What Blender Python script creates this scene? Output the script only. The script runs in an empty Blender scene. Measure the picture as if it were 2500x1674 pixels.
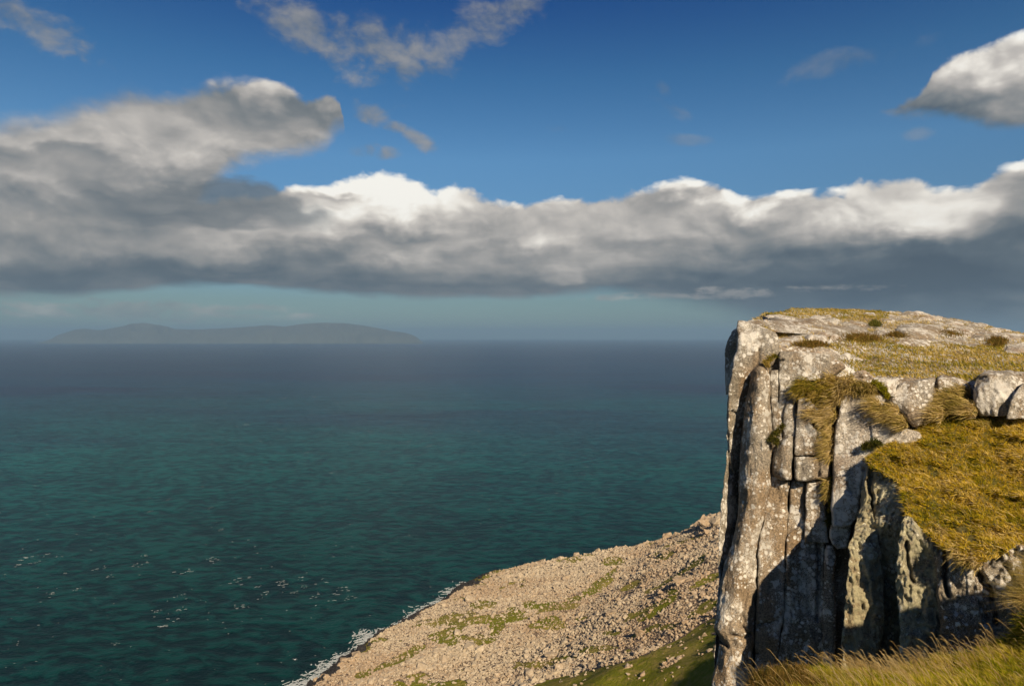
import bpy, math, random
import numpy as np
from math import radians, sin, cos, tan, atan, atan2, pi, sqrt

R = random.Random(7)
rng = np.random.default_rng(11)
scene = bpy.context.scene
COL = scene.collection

# ------------------------------------------------------------------ camera
F = 2342 * 24.0 / 36.0            # focal length in units of a 2342-wide picture
CU, CV = 1171.0, 769.0            # picture centre column, horizon row
cam_d = bpy.data.cameras.new('camera')
cam_d.lens = 24.0
cam_d.sensor_width = 36.0
cam_d.shift_y = -15.0 / 2342
cam_d.clip_start = 0.1
cam_d.clip_end = 200000
cam = bpy.data.objects.new('camera', cam_d)
cam.location = (0, 0, 0)
cam.rotation_euler = (radians(90), 0, 0)
COL.objects.link(cam)
scene.camera = cam
SEA = -195.0

# ------------------------------------------------------------------ exposure
scene.view_settings.view_transform = 'Standard'
scene.view_settings.look = 'None'
scene.view_settings.exposure = 0.6      # exposed for the sunlit rock
scene.view_settings.gamma = 1.0
scene.view_settings.use_curve_mapping = False
scene.cycles.use_denoising = True
scene.cycles.adaptive_threshold = 0.02
scene.cycles.max_bounces = 6
scene.cycles.diffuse_bounces = 3
scene.cycles.glossy_bounces = 2
scene.cycles.transmission_bounces = 2
scene.cycles.volume_bounces = 0
scene.cycles.transparent_max_bounces = 8
scene.cycles.sample_clamp_indirect = 4.0

# ------------------------------------------------------------------ sun
SUN_EL = radians(34)
SUN_A = 0.30                       # light travels (-SUN_A, 1) on the ground
sun_h = np.array([SUN_A, -1.0]); sun_h /= np.linalg.norm(sun_h)
SUN = np.array([sun_h[0]*cos(SUN_EL), sun_h[1]*cos(SUN_EL), sin(SUN_EL)])   # towards the sun
from mathutils import Vector
sl = bpy.data.lights.new('sun', 'SUN')
sl.energy = 5.0
sl.angle = radians(0.53)
sl.color = (1.0, 0.82, 0.60)
so = bpy.data.objects.new('sun', sl)
so.rotation_euler = Vector(SUN).to_track_quat('Z', 'Y').to_euler()
so.location = (20, -60, 60)
COL.objects.link(so)


# ------------------------------------------------------------------ node maths
class G:
    """tiny expression builder for shader node trees"""
    def __init__(self, nt): self.nt = nt
    def node(self, t, **kw):
        n = self.nt.nodes.new(t)
        for k, v in kw.items(): setattr(n, k, v)
        return n
    def put(self, sock, v):
        if isinstance(v, X): self.nt.links.new(v.s, sock)
        elif v is None: pass
        elif isinstance(v, (tuple, list)) and len(v) == 3 and len(sock.default_value) == 4:
            sock.default_value = (*v, 1.0)
        else: sock.default_value = v
    def math(self, op, a, b=None, c=None, clamp=False):
        n = self.node('ShaderNodeMath', operation=op, use_clamp=clamp)
        for i, v in enumerate((a, b, c)):
            if v is not None: self.put(n.inputs[i], v)
        return X(self, n.outputs[0])
    def vmath(self, op, a, b=None, scale=None):
        n = self.node('ShaderNodeVectorMath', operation=op)
        self.put(n.inputs[0], a)
        if b is not None: self.put(n.inputs[1], b)
        if scale is not None: self.put(n.inputs['Scale'], scale)
        return X(self, n.outputs['Value'] if op in ('LENGTH', 'DOT_PRODUCT', 'DISTANCE') else n.outputs[0])
    def ss(self, x, a, b, lo=0.0, hi=1.0, kind='SMOOTHSTEP'):
        n = self.node('ShaderNodeMapRange', interpolation_type=kind)
        self.put(n.inputs[0], x); self.put(n.inputs[1], a); self.put(n.inputs[2], b)
        self.put(n.inputs[3], lo); self.put(n.inputs[4], hi)
        return X(self, n.outputs[0])
    def lin(self, x, a, b, lo=0.0, hi=1.0): return self.ss(x, a, b, lo, hi, 'LINEAR')
    def mix(self, f, a, b, mode='MIX'):
        n = self.node('ShaderNodeMix', data_type='RGBA', blend_type=mode)
        self.put(n.inputs[0], f); self.put(n.inputs[6], a); self.put(n.inputs[7], b)
        return X(self, n.outputs[2])
    def fmix(self, f, a, b):
        n = self.node('ShaderNodeMix', data_type='FLOAT')
        self.put(n.inputs[0], f); self.put(n.inputs[2], a); self.put(n.inputs[3], b)
        return X(self, n.outputs[0])
    def noise(self, vec, scale, detail=4, rough=0.55, lac=2.0, dist=0.0, kind='FBM'):
        n = self.node('ShaderNodeTexNoise', noise_dimensions='3D', noise_type=kind)
        self.put(n.inputs['Vector'], vec); self.put(n.inputs['Scale'], scale)
        n.inputs['Detail'].default_value = detail; n.inputs['Roughness'].default_value = rough
        n.inputs['Lacunarity'].default_value = lac; n.inputs['Distortion'].default_value = dist
        self.last = n
        return X(self, n.outputs[0])
    def vor(self, vec, scale, feature='F1', detail=0, rough=0.5, smooth=None, rnd=1.0):
        n = self.node('ShaderNodeTexVoronoi', feature=feature)
        self.put(n.inputs['Vector'], vec); self.put(n.inputs['Scale'], scale)
        n.inputs['Detail'].default_value = detail; n.inputs['Roughness'].default_value = rough
        n.inputs['Randomness'].default_value = rnd
        if smooth is not None: n.inputs['Smoothness'].default_value = smooth
        self.last = n
        return X(self, n.outputs['Distance'])
    def curve(self, x, pts, lo, hi, vlo, vhi, kind='AUTO'):
        """float curve over [lo, hi] giving values in [vlo, vhi]"""
        t = self.lin(x, lo, hi)
        n = self.node('ShaderNodeFloatCurve')
        c = n.mapping.curves[0]
        pp = [((a-lo)/(hi-lo), (b-vlo)/(vhi-vlo)) for a, b in pts]
        c.points[0].location = pp[0]; c.points[1].location = pp[-1]
        for q in pp[1:-1]: c.points.new(*q)
        for q in c.points: q.handle_type = kind
        n.mapping.update()
        self.put(n.inputs[1], t)
        return X(self, n.outputs[0]) * (vhi-vlo) + vlo
    def ramp(self, x, stops):
        n = self.node('ShaderNodeValToRGB')
        e = n.color_ramp.elements
        e[0].position, e[0].color = stops[0][0], (*stops[0][1], 1)
        e[1].position, e[1].color = stops[-1][0], (*stops[-1][1], 1)
        for p, c in stops[1:-1]:
            q = e.new(p); q.color = (*c, 1)
        self.put(n.inputs[0], x)
        return X(self, n.outputs[0])
    def sep(self, v):
        n = self.node('ShaderNodeSeparateXYZ'); self.put(n.inputs[0], v)
        return [X(self, o) for o in n.outputs]
    def comb(self, a, b, c):
        n = self.node('ShaderNodeCombineXYZ')
        for i, v in enumerate((a, b, c)): self.put(n.inputs[i], v)
        return X(self, n.outputs[0])


class X:
    def __init__(self, g, s): self.g, self.s = g, s
    def __add__(self, o): return self.g.math('ADD', self, o)
    __radd__ = __add__
    def __sub__(self, o): return self.g.math('SUBTRACT', self, o)
    def __rsub__(self, o): return self.g.math('SUBTRACT', o, self)
    def __mul__(self, o): return self.g.math('MULTIPLY', self, o)
    __rmul__ = __mul__
    def __truediv__(self, o): return self.g.math('DIVIDE', self, o)
    def min(self, o): return self.g.math('MINIMUM', self, o)
    def max(self, o): return self.g.math('MAXIMUM', self, o)
    def clamp(self): return self.g.math('ADD', self, 0.0, clamp=True)
    def pow(self, o): return self.g.math('POWER', self, o)


def s2l(r, g=None, b=None):
    if g is None: r, g, b = r
    f = lambda c: (c/255/12.92 if c/255 <= .04045 else ((c/255+.055)/1.055)**2.4)
    return (f(r), f(g), f(b))


# ------------------------------------------------------------------ sky
def build_world():
    w = bpy.data.worlds.new('World'); scene.world = w; w.use_nodes = True
    w.cycles.sampling_method = 'MANUAL'; w.cycles.sample_map_resolution = 256
    nt = w.node_tree; nt.nodes.clear()
    g = G(nt)
    out = g.node('ShaderNodeOutputWorld'); bg = g.node('ShaderNodeBackground')
    nt.links.new(bg.outputs[0], out.inputs[0])
    STR = 0.1
    bg.inputs[1].default_value = 0.066                   # = 0.1 at this exposure
    sky = g.node('ShaderNodeTexSky', sky_type='NISHITA')
    sky.sun_disc = False
    sky.sun_elevation = SUN_EL
    sky.sun_rotation = atan2(SUN[0], SUN[1])
    sky.altitude = 200; sky.air_density = 1.0; sky.dust_density = 0.4; sky.ozone_density = 3.0
    tc = g.node('ShaderNodeTexCoord')
    d = X(g, tc.outputs['Generated'])
    dx, dy, dz = g.sep(d)
    A = g.math('ARCTAN2', dx, dy) * F                    # azimuth, in picture units
    E = g.math('ARCSINE', dz) * F                        # elevation, in picture units
    skyc = X(g, sky.outputs[0])
    # deeper, cleaner blue (the air of a clear autumn day), paler and greener low down
    tint = g.ramp(g.lin(E, 0, 800), [(0.0, (.30, .40, .47)), (.10, (.34, .42, .44)), (.25, (.40, .56, .66)), (.49, (.47, .73, .84)), (.70, (.26, .56, .74)), (.88, (.11, .35, .64)), (1.0, (.06, .26, .55))])
    tint.s.node.label = 'tint'
    skyc = g.mix(1.0, skyc, tint, 'MULTIPLY')

    def to_ae(pts):
        o = []
        for u, v in pts:
            az = atan((u-CU)/F); el = atan((CV-v)/F*cos(az))
            o.append((az*F, el*F))
        return o
    LO, HI = -1130.0, 1130.0
    def crv(pts, kind='AUTO'):
        return g.curve(A, to_ae(pts), LO, HI, -200, 900, kind)
    far = g.ss(g.math('ABSOLUTE', A), 1060, 1900)        # 1 well outside the frame

    # noises: all from the 3-D direction, so nothing repeats or has a seam
    flat = g.vmath('MULTIPLY', d, (1, 1, 1.5))
    band = g.vmath('MULTIPLY', d, (1, 1, 6.5))
    low = g.noise(flat, 5.0, 3, .5)
    warpn = g.noise(flat, 9.0, 3, .5); warpc = X(g, g.last.outputs[1])
    wflat = g.vmath('ADD', flat, g.vmath('SCALE', g.vmath('SUBTRACT', warpc, (.5, .5, .5)), scale=0.05))
    mid = g.noise(wflat, 13.0, 6, .55)
    puff = 1.0 - g.vor(wflat, 15.0, 'SMOOTH_F1', 3, .5, .6)     # cauliflower bulges
    fine = g.noise(wflat, 60.0, 4, .6)
    # same bulges a little higher and to the sun's side: the difference is relief
    off = g.vmath('ADD', wflat, (0.006, 0.0, 0.014))
    puff2 = 1.0 - g.vor(off, 15.0, 'SMOOTH_F1', 1.5, .4, .6)
    mid2 = g.noise(off, 13.0, 3, .5)
    relief = (puff - puff2) * .62 + (mid - mid2) * .55
    wband = g.vmath('ADD', band, g.vmath('SCALE', g.vmath('SUBTRACT', warpc, (.5, .5, .5)), scale=0.22))
    bands = g.noise(wband, 5.0, 5, .55)
    bands2 = g.noise(wband, 12.0, 4, .55)

    cramp = lambda x: g.ramp(x, [(0.0, s2l(74, 86, 98)), (.18, s2l(92, 103, 112)), (.36, s2l(122, 127, 130)), (.55, s2l(158, 156, 153)),
                                 (.75, s2l(200, 194, 187)), (.9, s2l(240, 234, 224)), (1.0, s2l(254, 251, 243))])
    lump = (puff-.55)*50 + (mid-.5)*46 + (fine-.5)*26

    def over(base, dens, col): return g.mix(dens, base, col)
    c = skyc

    # --- high thin wisps
    def blob(u, v, ru, rv, rot):
        (a0, e0), = to_ae([(u, v)])
        ca, sa = cos(rot), sin(rot)
        p = ((A-a0)*ca + (E-e0)*sa) / ru
        q = ((A-a0)*(-sa) + (E-e0)*ca) / rv
        return (1.0 - (p*p + q*q)).max(-1.0)
    wb = None
    for b in [(700, 65, 170, 60, -.25), (880, 100, 240, 70, -.15), (1010, 130, 170, 55, .75), (1170, 35, 190, 50, .5), (945, 165, 150, 46, .1),
              (850, 262, 50, 34, -.3), (905, 292, 40, 18, 0), (955, 318, 60, 24, -.5), (835, 345, 46, 22, .2), (885, 350, 40, 20, .1), (1290, 291, 62, 15, -.05), (1535, 248, 55, 20, -.5),
              (1570, 322, 75, 15, -.1), (1950, 135, 160, 32, .1), (75, 55, 130, 45, -.3), (1520, 205, 30, 18, -.6), (2105, 305, 34, 16, 0)]:
        q = blob(*b)
        wb = q if wb is None else wb.max(q)
    wdens = wb*.8 + (mid-.5)*2.6 + (fine-.5)*.9 + (puff-.55)*.6
    # a few more of the same kind above and around, outside the frame
    gen = (g.noise(flat, 4.0, 6, .6) - .50) * 3.4
    outside = g.ss(E, 760, 950).max(far)
    wdens = g.fmix(outside, wdens + .12, gen)
    wd = g.ss(wdens, 0.0, 1.0) * g.fmix(g.ss(A, -250, 250), .92, .8)
    side = g.fmix(g.ss(A, 0, 250), 1.0, .42).max(outside)
    c = over(c, wd * side * .85, cramp(.44 + (mid-.5)*.7 + relief*.3))

    # --- cloud at the upper right
    t3 = crv([(1900, 330), (1985, 275), (2010, 250), (2060, 226), (2110, 205), (2135, 165), (2190, 130), (2250, 112), (2300, 92), (2342, 78), (2600, 90)])
    b3 = crv([(1900, 270), (1985, 262), (2010, 262), (2060, 270), (2130, 268), (2200, 282), (2260, 292), (2342, 290), (2600, 300)])
    d3 = g.ss(t3 + 16 - E + lump*.55, -2, 12) * g.ss(E - b3 + (mid-.5)*50 + (fine-.5)*16, -6, 20) * (1.0-far) 
    h3 = g.lin(E - b3, 5, 110)
    s3 = .36 + h3*.60 + relief*.9 + (low-.5)*.3 + (mid-.5)*.25
    c = over(c, d3*.97, cramp(s3))

    # lights and darks of the big clouds: soft lobes, their edges torn by the same noises
    wx, wy, wz = g.sep(warpc)
    Aw = A + (wx-.5)*260 + (mid-.5)*110
    Ew = E + (wz-.5)*110 + (mid-.5)*60 + (puff-.6)*28 + (bands2-.5)*30
    def lobes(lst):
        tot = None
        for u, v, ru, rv, rot, amp in lst:
            (a0, e0), = to_ae([(u, v)])
            ca, sa = cos(rot), sin(rot)
            p = Aw*(ca/ru) + Ew*(sa/ru) - (a0*ca + e0*sa)/ru
            q = Aw*(-sa/rv) + Ew*(ca/rv) - (-a0*sa + e0*ca)/rv
            k = g.math('MULTIPLY_ADD', p, p, q*q)
            k = g.math('MULTIPLY_ADD', k, -1.0/1.9, 1.0).max(0.0)
            k = k*k*amp
            tot = k if tot is None else tot + k
        return tot

    # --- long cumulus bank
    t1 = crv([(-300, 470), (0, 460), (300, 450), (480, 426), (560, 420), (640, 414), (720, 405), (780, 394), (850, 376), (930, 384), (990, 405), (1060, 420),
              (1110, 440), (1170, 448), (1260, 440), (1360, 432), (1440, 424), (1500, 412), (1530, 394), (1600, 384), (1655, 396), (1695, 424), (1760, 420),
              (1860, 416), (1960, 408), (2040, 402), (2075, 392), (2130, 402), (2200, 392), (2250, 378), (2300, 356), (2342, 342), (2600, 330)])
    t1 = g.fmix(far, t1, 440.0)
    b1 = crv([(-300, 680), (0, 678), (200, 680), (300, 668), (380, 658), (600, 660), (760, 674), (1000, 682), (1170, 684), (1350, 668), (1500, 690), (1620, 712),
              (1700, 740), (1900, 790), (2342, 800), (2600, 800)])
    b1 = g.fmix(far, b1, 60.0)
    topd = t1 - E + lump*.75                              # depth below the ragged top
    softb = g.lin(A, 100, 600, 14, 60)
    d1 = g.ss(topd, -6, 12) * g.ss((E - b1 + (bands-.5)*46 + (mid-.5)*16)/softb, -.5, 1.0)
    base1 = g.curve(E, [(0, .32), (90, .30), (125, .38), (170, .50), (215, .60), (280, .70), (350, .74), (600, .76)], 0, 600, 0, 1)
    L = lobes([(880, 425, 190, 58, 0, .42), (740, 425, 150, 30, .15, .30), (780, 505, 220, 45, .1, .26), (960, 480, 150, 60, 0, .16),
               (1600, 430, 130, 55, 0, .42), (1790, 450, 180, 40, 0, .34), (2000, 480, 380, 90, 0, .14), (2050, 500, 170, 56, 0, .16),
               (2170, 535, 130, 30, 0, .22), (2300, 380, 110, 40, .3, .34), (1250, 455, 260, 34, 0, .16), (1250, 556, 70, 16, 0, .16),
               (940, 592, 160, 26, .05, .17), (500, 572, 200, 30, .1, .14), (1300, 520, 320, 70, 0, .07), (1320, 632, 50, 12, 0, .12),
               (1560, 490, 90, 34, 0, -.24), (1750, 525, 60, 40, 0, -.14), (2300, 490, 80, 80, 0, -.26), (2330, 432, 70, 18, 0, -.30),
               (760, 458, 150, 18, -.05, -.18), (800, 590, 330, 26, .22, -.15), (2050, 645, 480, 80, 0, -.36), (1350, 665, 500, 24, 0, -.10), (330, 640, 460, 34, 0, -.10), (300, 640, 500, 40, 0, -.02)])
    s1 = base1 + L + relief*.42*g.lin(base1, .3, .6, .1, 1.0) + (low-.5)*.25 + (mid-.5)*.16 + (bands-.5)*.60*g.lin(topd, 20, 130)
    c = over(c, d1, cramp(s1.clamp()))

    # --- big grey cloud on the left, in front of the bank
    t2 = crv([(-300, 290), (0, 264), (90, 240), (200, 206), (290, 192), (390, 196), (480, 182), (540, 174), (590, 168), (650, 184), (700, 204), (750, 196),
              (778, 222), (790, 280), (805, 400), (900, 600), (1200, 700), (2600, 800)], 'VECTOR')
    b2 = crv([(-300, 600), (0, 600), (250, 590), (420, 520), (480, 440), (530, 398), (640, 368), (740, 330), (780, 298), (900, 280), (2600, 280)])
    topd2 = t2 - E + lump*.6
    soft2 = g.lin(A, -900, -500, 40, 12)
    d2 = g.ss(topd2/soft2, -.4, 1.0) * g.ss(E - b2 + (mid-.5)*80 + (fine-.5)*18, -14, 34)
    L2 = lobes([(400, 335, 260, 46, 0, .20), (600, 195, 150, 30, -.1, .16), (640, 262, 170, 32, -.1, -.17), (700, 305, 90, 22, -.2, .16), (250, 220, 200, 30, 0, -.06),
                (120, 340, 200, 40, 0, .08), (330, 385, 260, 26, 0, .05), (60, 365, 160, 16, 0, -.14), (200, 480, 220, 30, 0, -.08), (330, 475, 90, 14, 0, .18), (120, 440, 160, 30, 0, .10)])
    s2 = .57 + L2 + relief*.5 + (low-.5)*.25 + (mid-.5)*.16 + (bands-.5)*.22
    c = over(c, d2*.985, cramp(s2.clamp()))
    # darker slab of cloud under it, whose tip reaches in front of the bright bank
    q = 1.0 - g.math('POWER', g.math('ABSOLUTE', (Aw + 640)/250), 2) - g.math('POWER', g.math('ABSOLUTE', (Ew - 252)/52), 2)
    d2b = g.ss(q + (bands-.5)*.9, -.1, .8)
    c = over(c, d2b*.85, cramp(.24 + (mid-.5)*.35 + (bands-.5)*.5))

    # --- thin low clouds just above the horizon
    q = blob(330, 712, 380, 26, .0).max(blob(1620, 672, 330, 15, .02)).max(blob(520, 703, 160, 12, 0))
    d5 = g.ss(q*.8 + (bands2-.5)*3.2 + (fine-.5)*1.2, .1, .9)
    c = over(c, d5*.6, cramp(.54 + (mid-.5)*.9))

    # cloud colours are display-level radiances; the Background multiplies by STR
    nt.links.new(c.s, bg.inputs[0])
    return g, nt, c, STR


def finish_world():
    g, nt, c, STR = build_world()
    # every cramp() colour must be divided by STR: done by scaling ramps in place
    for n in nt.nodes:
        if n.bl_idname == 'ShaderNodeValToRGB' and n.label != 'tint':
            # a colour ramp clips nothing above 1, but keep it plain: multiply after it
            outs = [l.to_socket for l in n.outputs[0].links]
            vm = nt.nodes.new('ShaderNodeVectorMath'); vm.operation = 'SCALE'
            vm.inputs['Scale'].default_value = 1.0/STR
            nt.links.new(n.outputs[0], vm.inputs[0])
            for o in outs: nt.links.new(vm.outputs[0], o)
finish_world()

#=====GEOMETRY
# ------------------------------------------------------------------ numpy noise
def _hash(ix, iy, iz, seed):
    h = (ix.astype(np.int64)*374761393 + iy.astype(np.int64)*668265263 + iz.astype(np.int64)*1274126177 + seed*974711) & 0x7fffffff
    h = ((h ^ (h >> 13)) * 1103515245) & 0x7fffffff
    h = (h ^ (h >> 16)) & 0xffff
    return h / 65535.0 * 2 - 1

def vnoise(p, seed=0):
    p = np.asarray(p, float); i = np.floor(p); f = p - i
    f = f*f*f*(f*(f*6-15)+10)
    i = i.astype(np.int64); out = 0
    for dx in (0, 1):
        wx = f[..., 0] if dx else 1-f[..., 0]
        for dy in (0, 1):
            wy = f[..., 1] if dy else 1-f[..., 1]
            for dz in (0, 1):
                wz = f[..., 2] if dz else 1-f[..., 2]
                out = out + wx*wy*wz*_hash(i[..., 0]+dx, i[..., 1]+dy, i[..., 2]+dz, seed)
    return out

def fbm(p, octs=4, gain=.5, seed=0):
    p = np.asarray(p, float); a, tot = 1.0, 0
    for k in range(octs):
        tot = tot + a*vnoise(p*(2.03**k) + k*17.3, seed+k); a *= gain
    return tot

def world(u, v, D):
    """the point at depth D seen at picture position u, v"""
    u, v, D = np.broadcast_arrays(np.asarray(u, float), np.asarray(v, float), np.asarray(D, float))
    return np.stack([(u-CU)/F*D, D, (CV-v)/F*D], -1)

def smooth_interp(x, xs, ys):
    """monotone-ish smooth interpolation"""
    xs = np.asarray(xs, float); ys = np.asarray(ys, float)
    if len(xs) < 3: return np.interp(x, xs, ys)
    m = np.zeros_like(ys); dlt = np.diff(ys)/np.diff(xs)
    m[1:-1] = np.where(dlt[:-1]*dlt[1:] > 0, 2*dlt[:-1]*dlt[1:]/(dlt[:-1]+dlt[1:]+1e-12), 0)
    m[0], m[-1] = dlt[0], dlt[-1]
    x = np.clip(x, xs[0], xs[-1]); k = np.clip(np.searchsorted(xs, x)-1, 0, len(xs)-2)
    h = xs[k+1]-xs[k]; t = (x-xs[k])/h
    return ((2*t**3-3*t**2+1)*ys[k] + (t**3-2*t**2+t)*h*m[k] + (-2*t**3+3*t**2)*ys[k+1] + (t**3-t**2)*h*m[k+1])

# ------------------------------------------------------------------ object helpers
def mesh_obj(name, V, faces, mat, parent=None, smooth=True):
    """faces: list of (n, k) integer arrays"""
    me = bpy.data.meshes.new(name)
    V = np.asarray(V, dtype=np.float32).reshape(-1, 3)
    if not isinstance(faces, list): faces = [faces]
    faces = [np.asarray(f, dtype=np.int32) for f in faces if len(f)]
    nl = sum(f.size for f in faces); nf = sum(len(f) for f in faces)
    me.vertices.add(len(V)); me.vertices.foreach_set('co', V.ravel())
    me.loops.add(nl); me.polygons.add(nf)
    me.loops.foreach_set('vertex_index', np.concatenate([f.ravel() for f in faces]))
    tot = np.concatenate([np.full(len(f), f.shape[1]) for f in faces])
    start = np.concatenate([[0], np.cumsum(tot)[:-1]])
    me.polygons.foreach_set('loop_start', start.astype(np.int32))
    me.polygons.foreach_set('loop_total', tot.astype(np.int32))
    me.polygons.foreach_set('use_smooth', np.full(nf, smooth))
    me.update(calc_edges=True)
    if mat: me.materials.append(mat)
    o = bpy.data.objects.new(name, me); COL.objects.link(o)
    if parent: o.parent = parent
    return o

def tag(o, label=None, cat=None, group=None, kind=None):
    if label: o['label'] = label
    if cat: o['category'] = cat
    if group: o['group'] = group
    if kind: o['kind'] = kind
    return o

def empty(name, loc=(0, 0, 0)):
    o = bpy.data.objects.new(name, None); COL.objects.link(o); o.location = loc
    o.empty_display_size = .5
    return o

def grid_faces(n, m, off=0):
    i = np.arange(n-1)[:, None]*m + np.arange(m-1)[None] + off
    return np.stack([i, i+1, i+m+1, i+m], -1).reshape(-1, 4)

_seed = [100]
def strip(name, rows, mat, parent=None, R=14, T=1.6, step=3.0, amp=.06, rough=.024, cracks=(), groove=.35, Rt=None, Rb=None, wob=2.0, bulge=0.0, samp=None, offset=0.0):
    """a block of rock seen between a left and a right outline: rows (v, uL, uR, depthL, depthR), top to bottom;
    the outline is rounded off over R, and the block goes back by T metres"""
    _seed[0] += 7; sd = _seed[0]
    rows = sorted(rows); r = np.array(rows, float)
    vs = np.arange(r[0, 0], r[-1, 0]+step*.6, step)
    vs = np.clip(vs, r[0, 0], r[-1, 0])
    if Rt is None: Rt = R
    if Rb is None: Rb = R
    uL = smooth_interp(vs, r[:, 0], r[:, 1]); uR = smooth_interp(vs, r[:, 0], r[:, 2])
    dL = smooth_interp(vs, r[:, 0], r[:, 3]); dR = smooth_interp(vs, r[:, 0], r[:, 4])
    n = len(vs); w = max((uR-uL).max(), 8); m = max(6, int(w/step)+1)
    t = np.linspace(0, 1, m)[None]
    t = .5-.5*np.cos(t*pi)*.35 - (1-2*t)*.5*.65         # a little denser at both sides
    q1 = np.stack([vs*.045, vs*0+sd, vs*0], -1)
    uL = uL + wob*fbm(q1, 3, .6, sd); uR = uR + wob*fbm(q1+50, 3, .6, sd+1)
    U = uL[:, None] + t*(uR-uL)[:, None]
    V = np.repeat(vs[:, None], m, 1)
    tv = np.stack([U*.045, U*0+sd, U*0+3], -1)
    V = V + wob*fbm(tv, 3, .6, sd+2)*(1-(np.abs(np.linspace(-1, 1, n))[:, None]*0))
    D = dL[:, None] + t*(dR-dL)[:, None] + offset
    D = D - bulge*np.sin(t*pi)*D/18
    # rounding
    def rr(e, Rd):
        if Rd <= 0: return 0*e
        x = np.clip(1 - e/Rd, 0, 1); return (1-np.sqrt(np.clip(1-x*x, 0, 1)))*Rd
    e = np.minimum(U-uL[:, None], uR[:, None]-U)
    rd = rr(e, min(R, w*.5)) + rr(V-vs[0]+.01, Rt) + rr(vs[-1]-V+.01, Rb)
    D = D + rd/F*D*.8
    P = world(U, V, D)
    ps = P*np.array([1, 1, groove])
    N = amp*(fbm(ps*1.6+sd, 4, .5, sd)) + rough*fbm(P*np.array([6, 6, 4.0])+sd, 3, .6, sd+9)
    N = N + amp*.8*(np.abs(fbm(ps*3.2+9, 2, .5, sd+4))-.3)
    if mat is ROCKL or name == 'rock_rib': N = N + .07*np.abs(fbm(P*np.array([5.0, 5.0, 1.6])+sd, 3, .6, sd+6)) - .05*np.abs(vnoise(P*np.array([14., 14., 9.]), sd+7))
    D = D + N
    for pts, depth, wid in cracks:
        pts = np.array(pts, float); best = np.full(U.shape, 1e9)
        Uw = U + 3*vnoise(np.stack([U*.06, V*.06, U*0+sd], -1), 5); Vw = V + 3*vnoise(np.stack([U*.06, V*.06, U*0+sd+9], -1), 6)
        for a, b in zip(pts[:-1], pts[1:]):
            ab = b-a; L = (ab**2).sum()
            tt = np.clip(((Uw-a[0])*ab[0] + (Vw-a[1])*ab[1])/L, 0, 1)
            best = np.minimum(best, np.hypot(Uw-a[0]-tt*ab[0], Vw-a[1]-tt*ab[1]))
        D = D + depth*np.exp(-(best/wid)**2)
    P = world(U, V, D)
    verts = P.reshape(-1, 3); faces = [grid_faces(n, m)]
    # sides: the outline carried back
    ring = np.concatenate([np.arange(m), np.arange(1, n)*m+m-1, (n-1)*m+np.arange(m-2, -1, -1), np.arange(n-2, 0, -1)*m])
    Ur, Vr, Dr = U.ravel()[ring], V.ravel()[ring], D.ravel()[ring]
    cu, cv = Ur.mean(), (vs[0]+vs[-1])/2
    Ub = Ur + np.clip(cu-Ur, -5, 5); Vb = Vr
    back = world(Ub, Vb, Dr+T)
    off = len(verts); verts = np.concatenate([verts, back]); k = len(ring); j = np.arange(k)
    side = np.stack([ring[j], off+j, off+(j+1) % k, ring[(j+1) % k]], -1)
    faces.append(side)
    # close the back
    c = len(verts); verts = np.concatenate([verts, back.mean(0)[None]])
    faces.append(np.stack([off+(j+1) % k, off+j, np.full(k, c)], -1))
    faces[0] = faces[0][:, ::-1]; faces[1] = faces[1][:, ::-1]
    o = mesh_obj(name, verts, faces, mat, parent)
    if samp is not None: samp[name] = P
    return o


# ------------------------------------------------------------------ materials
def new_mat(name):
    m = bpy.data.materials.new(name); m.use_nodes = True
    nt = m.node_tree; nt.nodes.clear(); g = G(nt)
    out = g.node('ShaderNodeOutputMaterial'); b = g.node('ShaderNodeBsdfPrincipled')
    nt.links.new(b.outputs[0], out.inputs[0])
    return m, g, b, out

def pos(g): return X(g, g.node('ShaderNodeNewGeometry').outputs['Position'])

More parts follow.
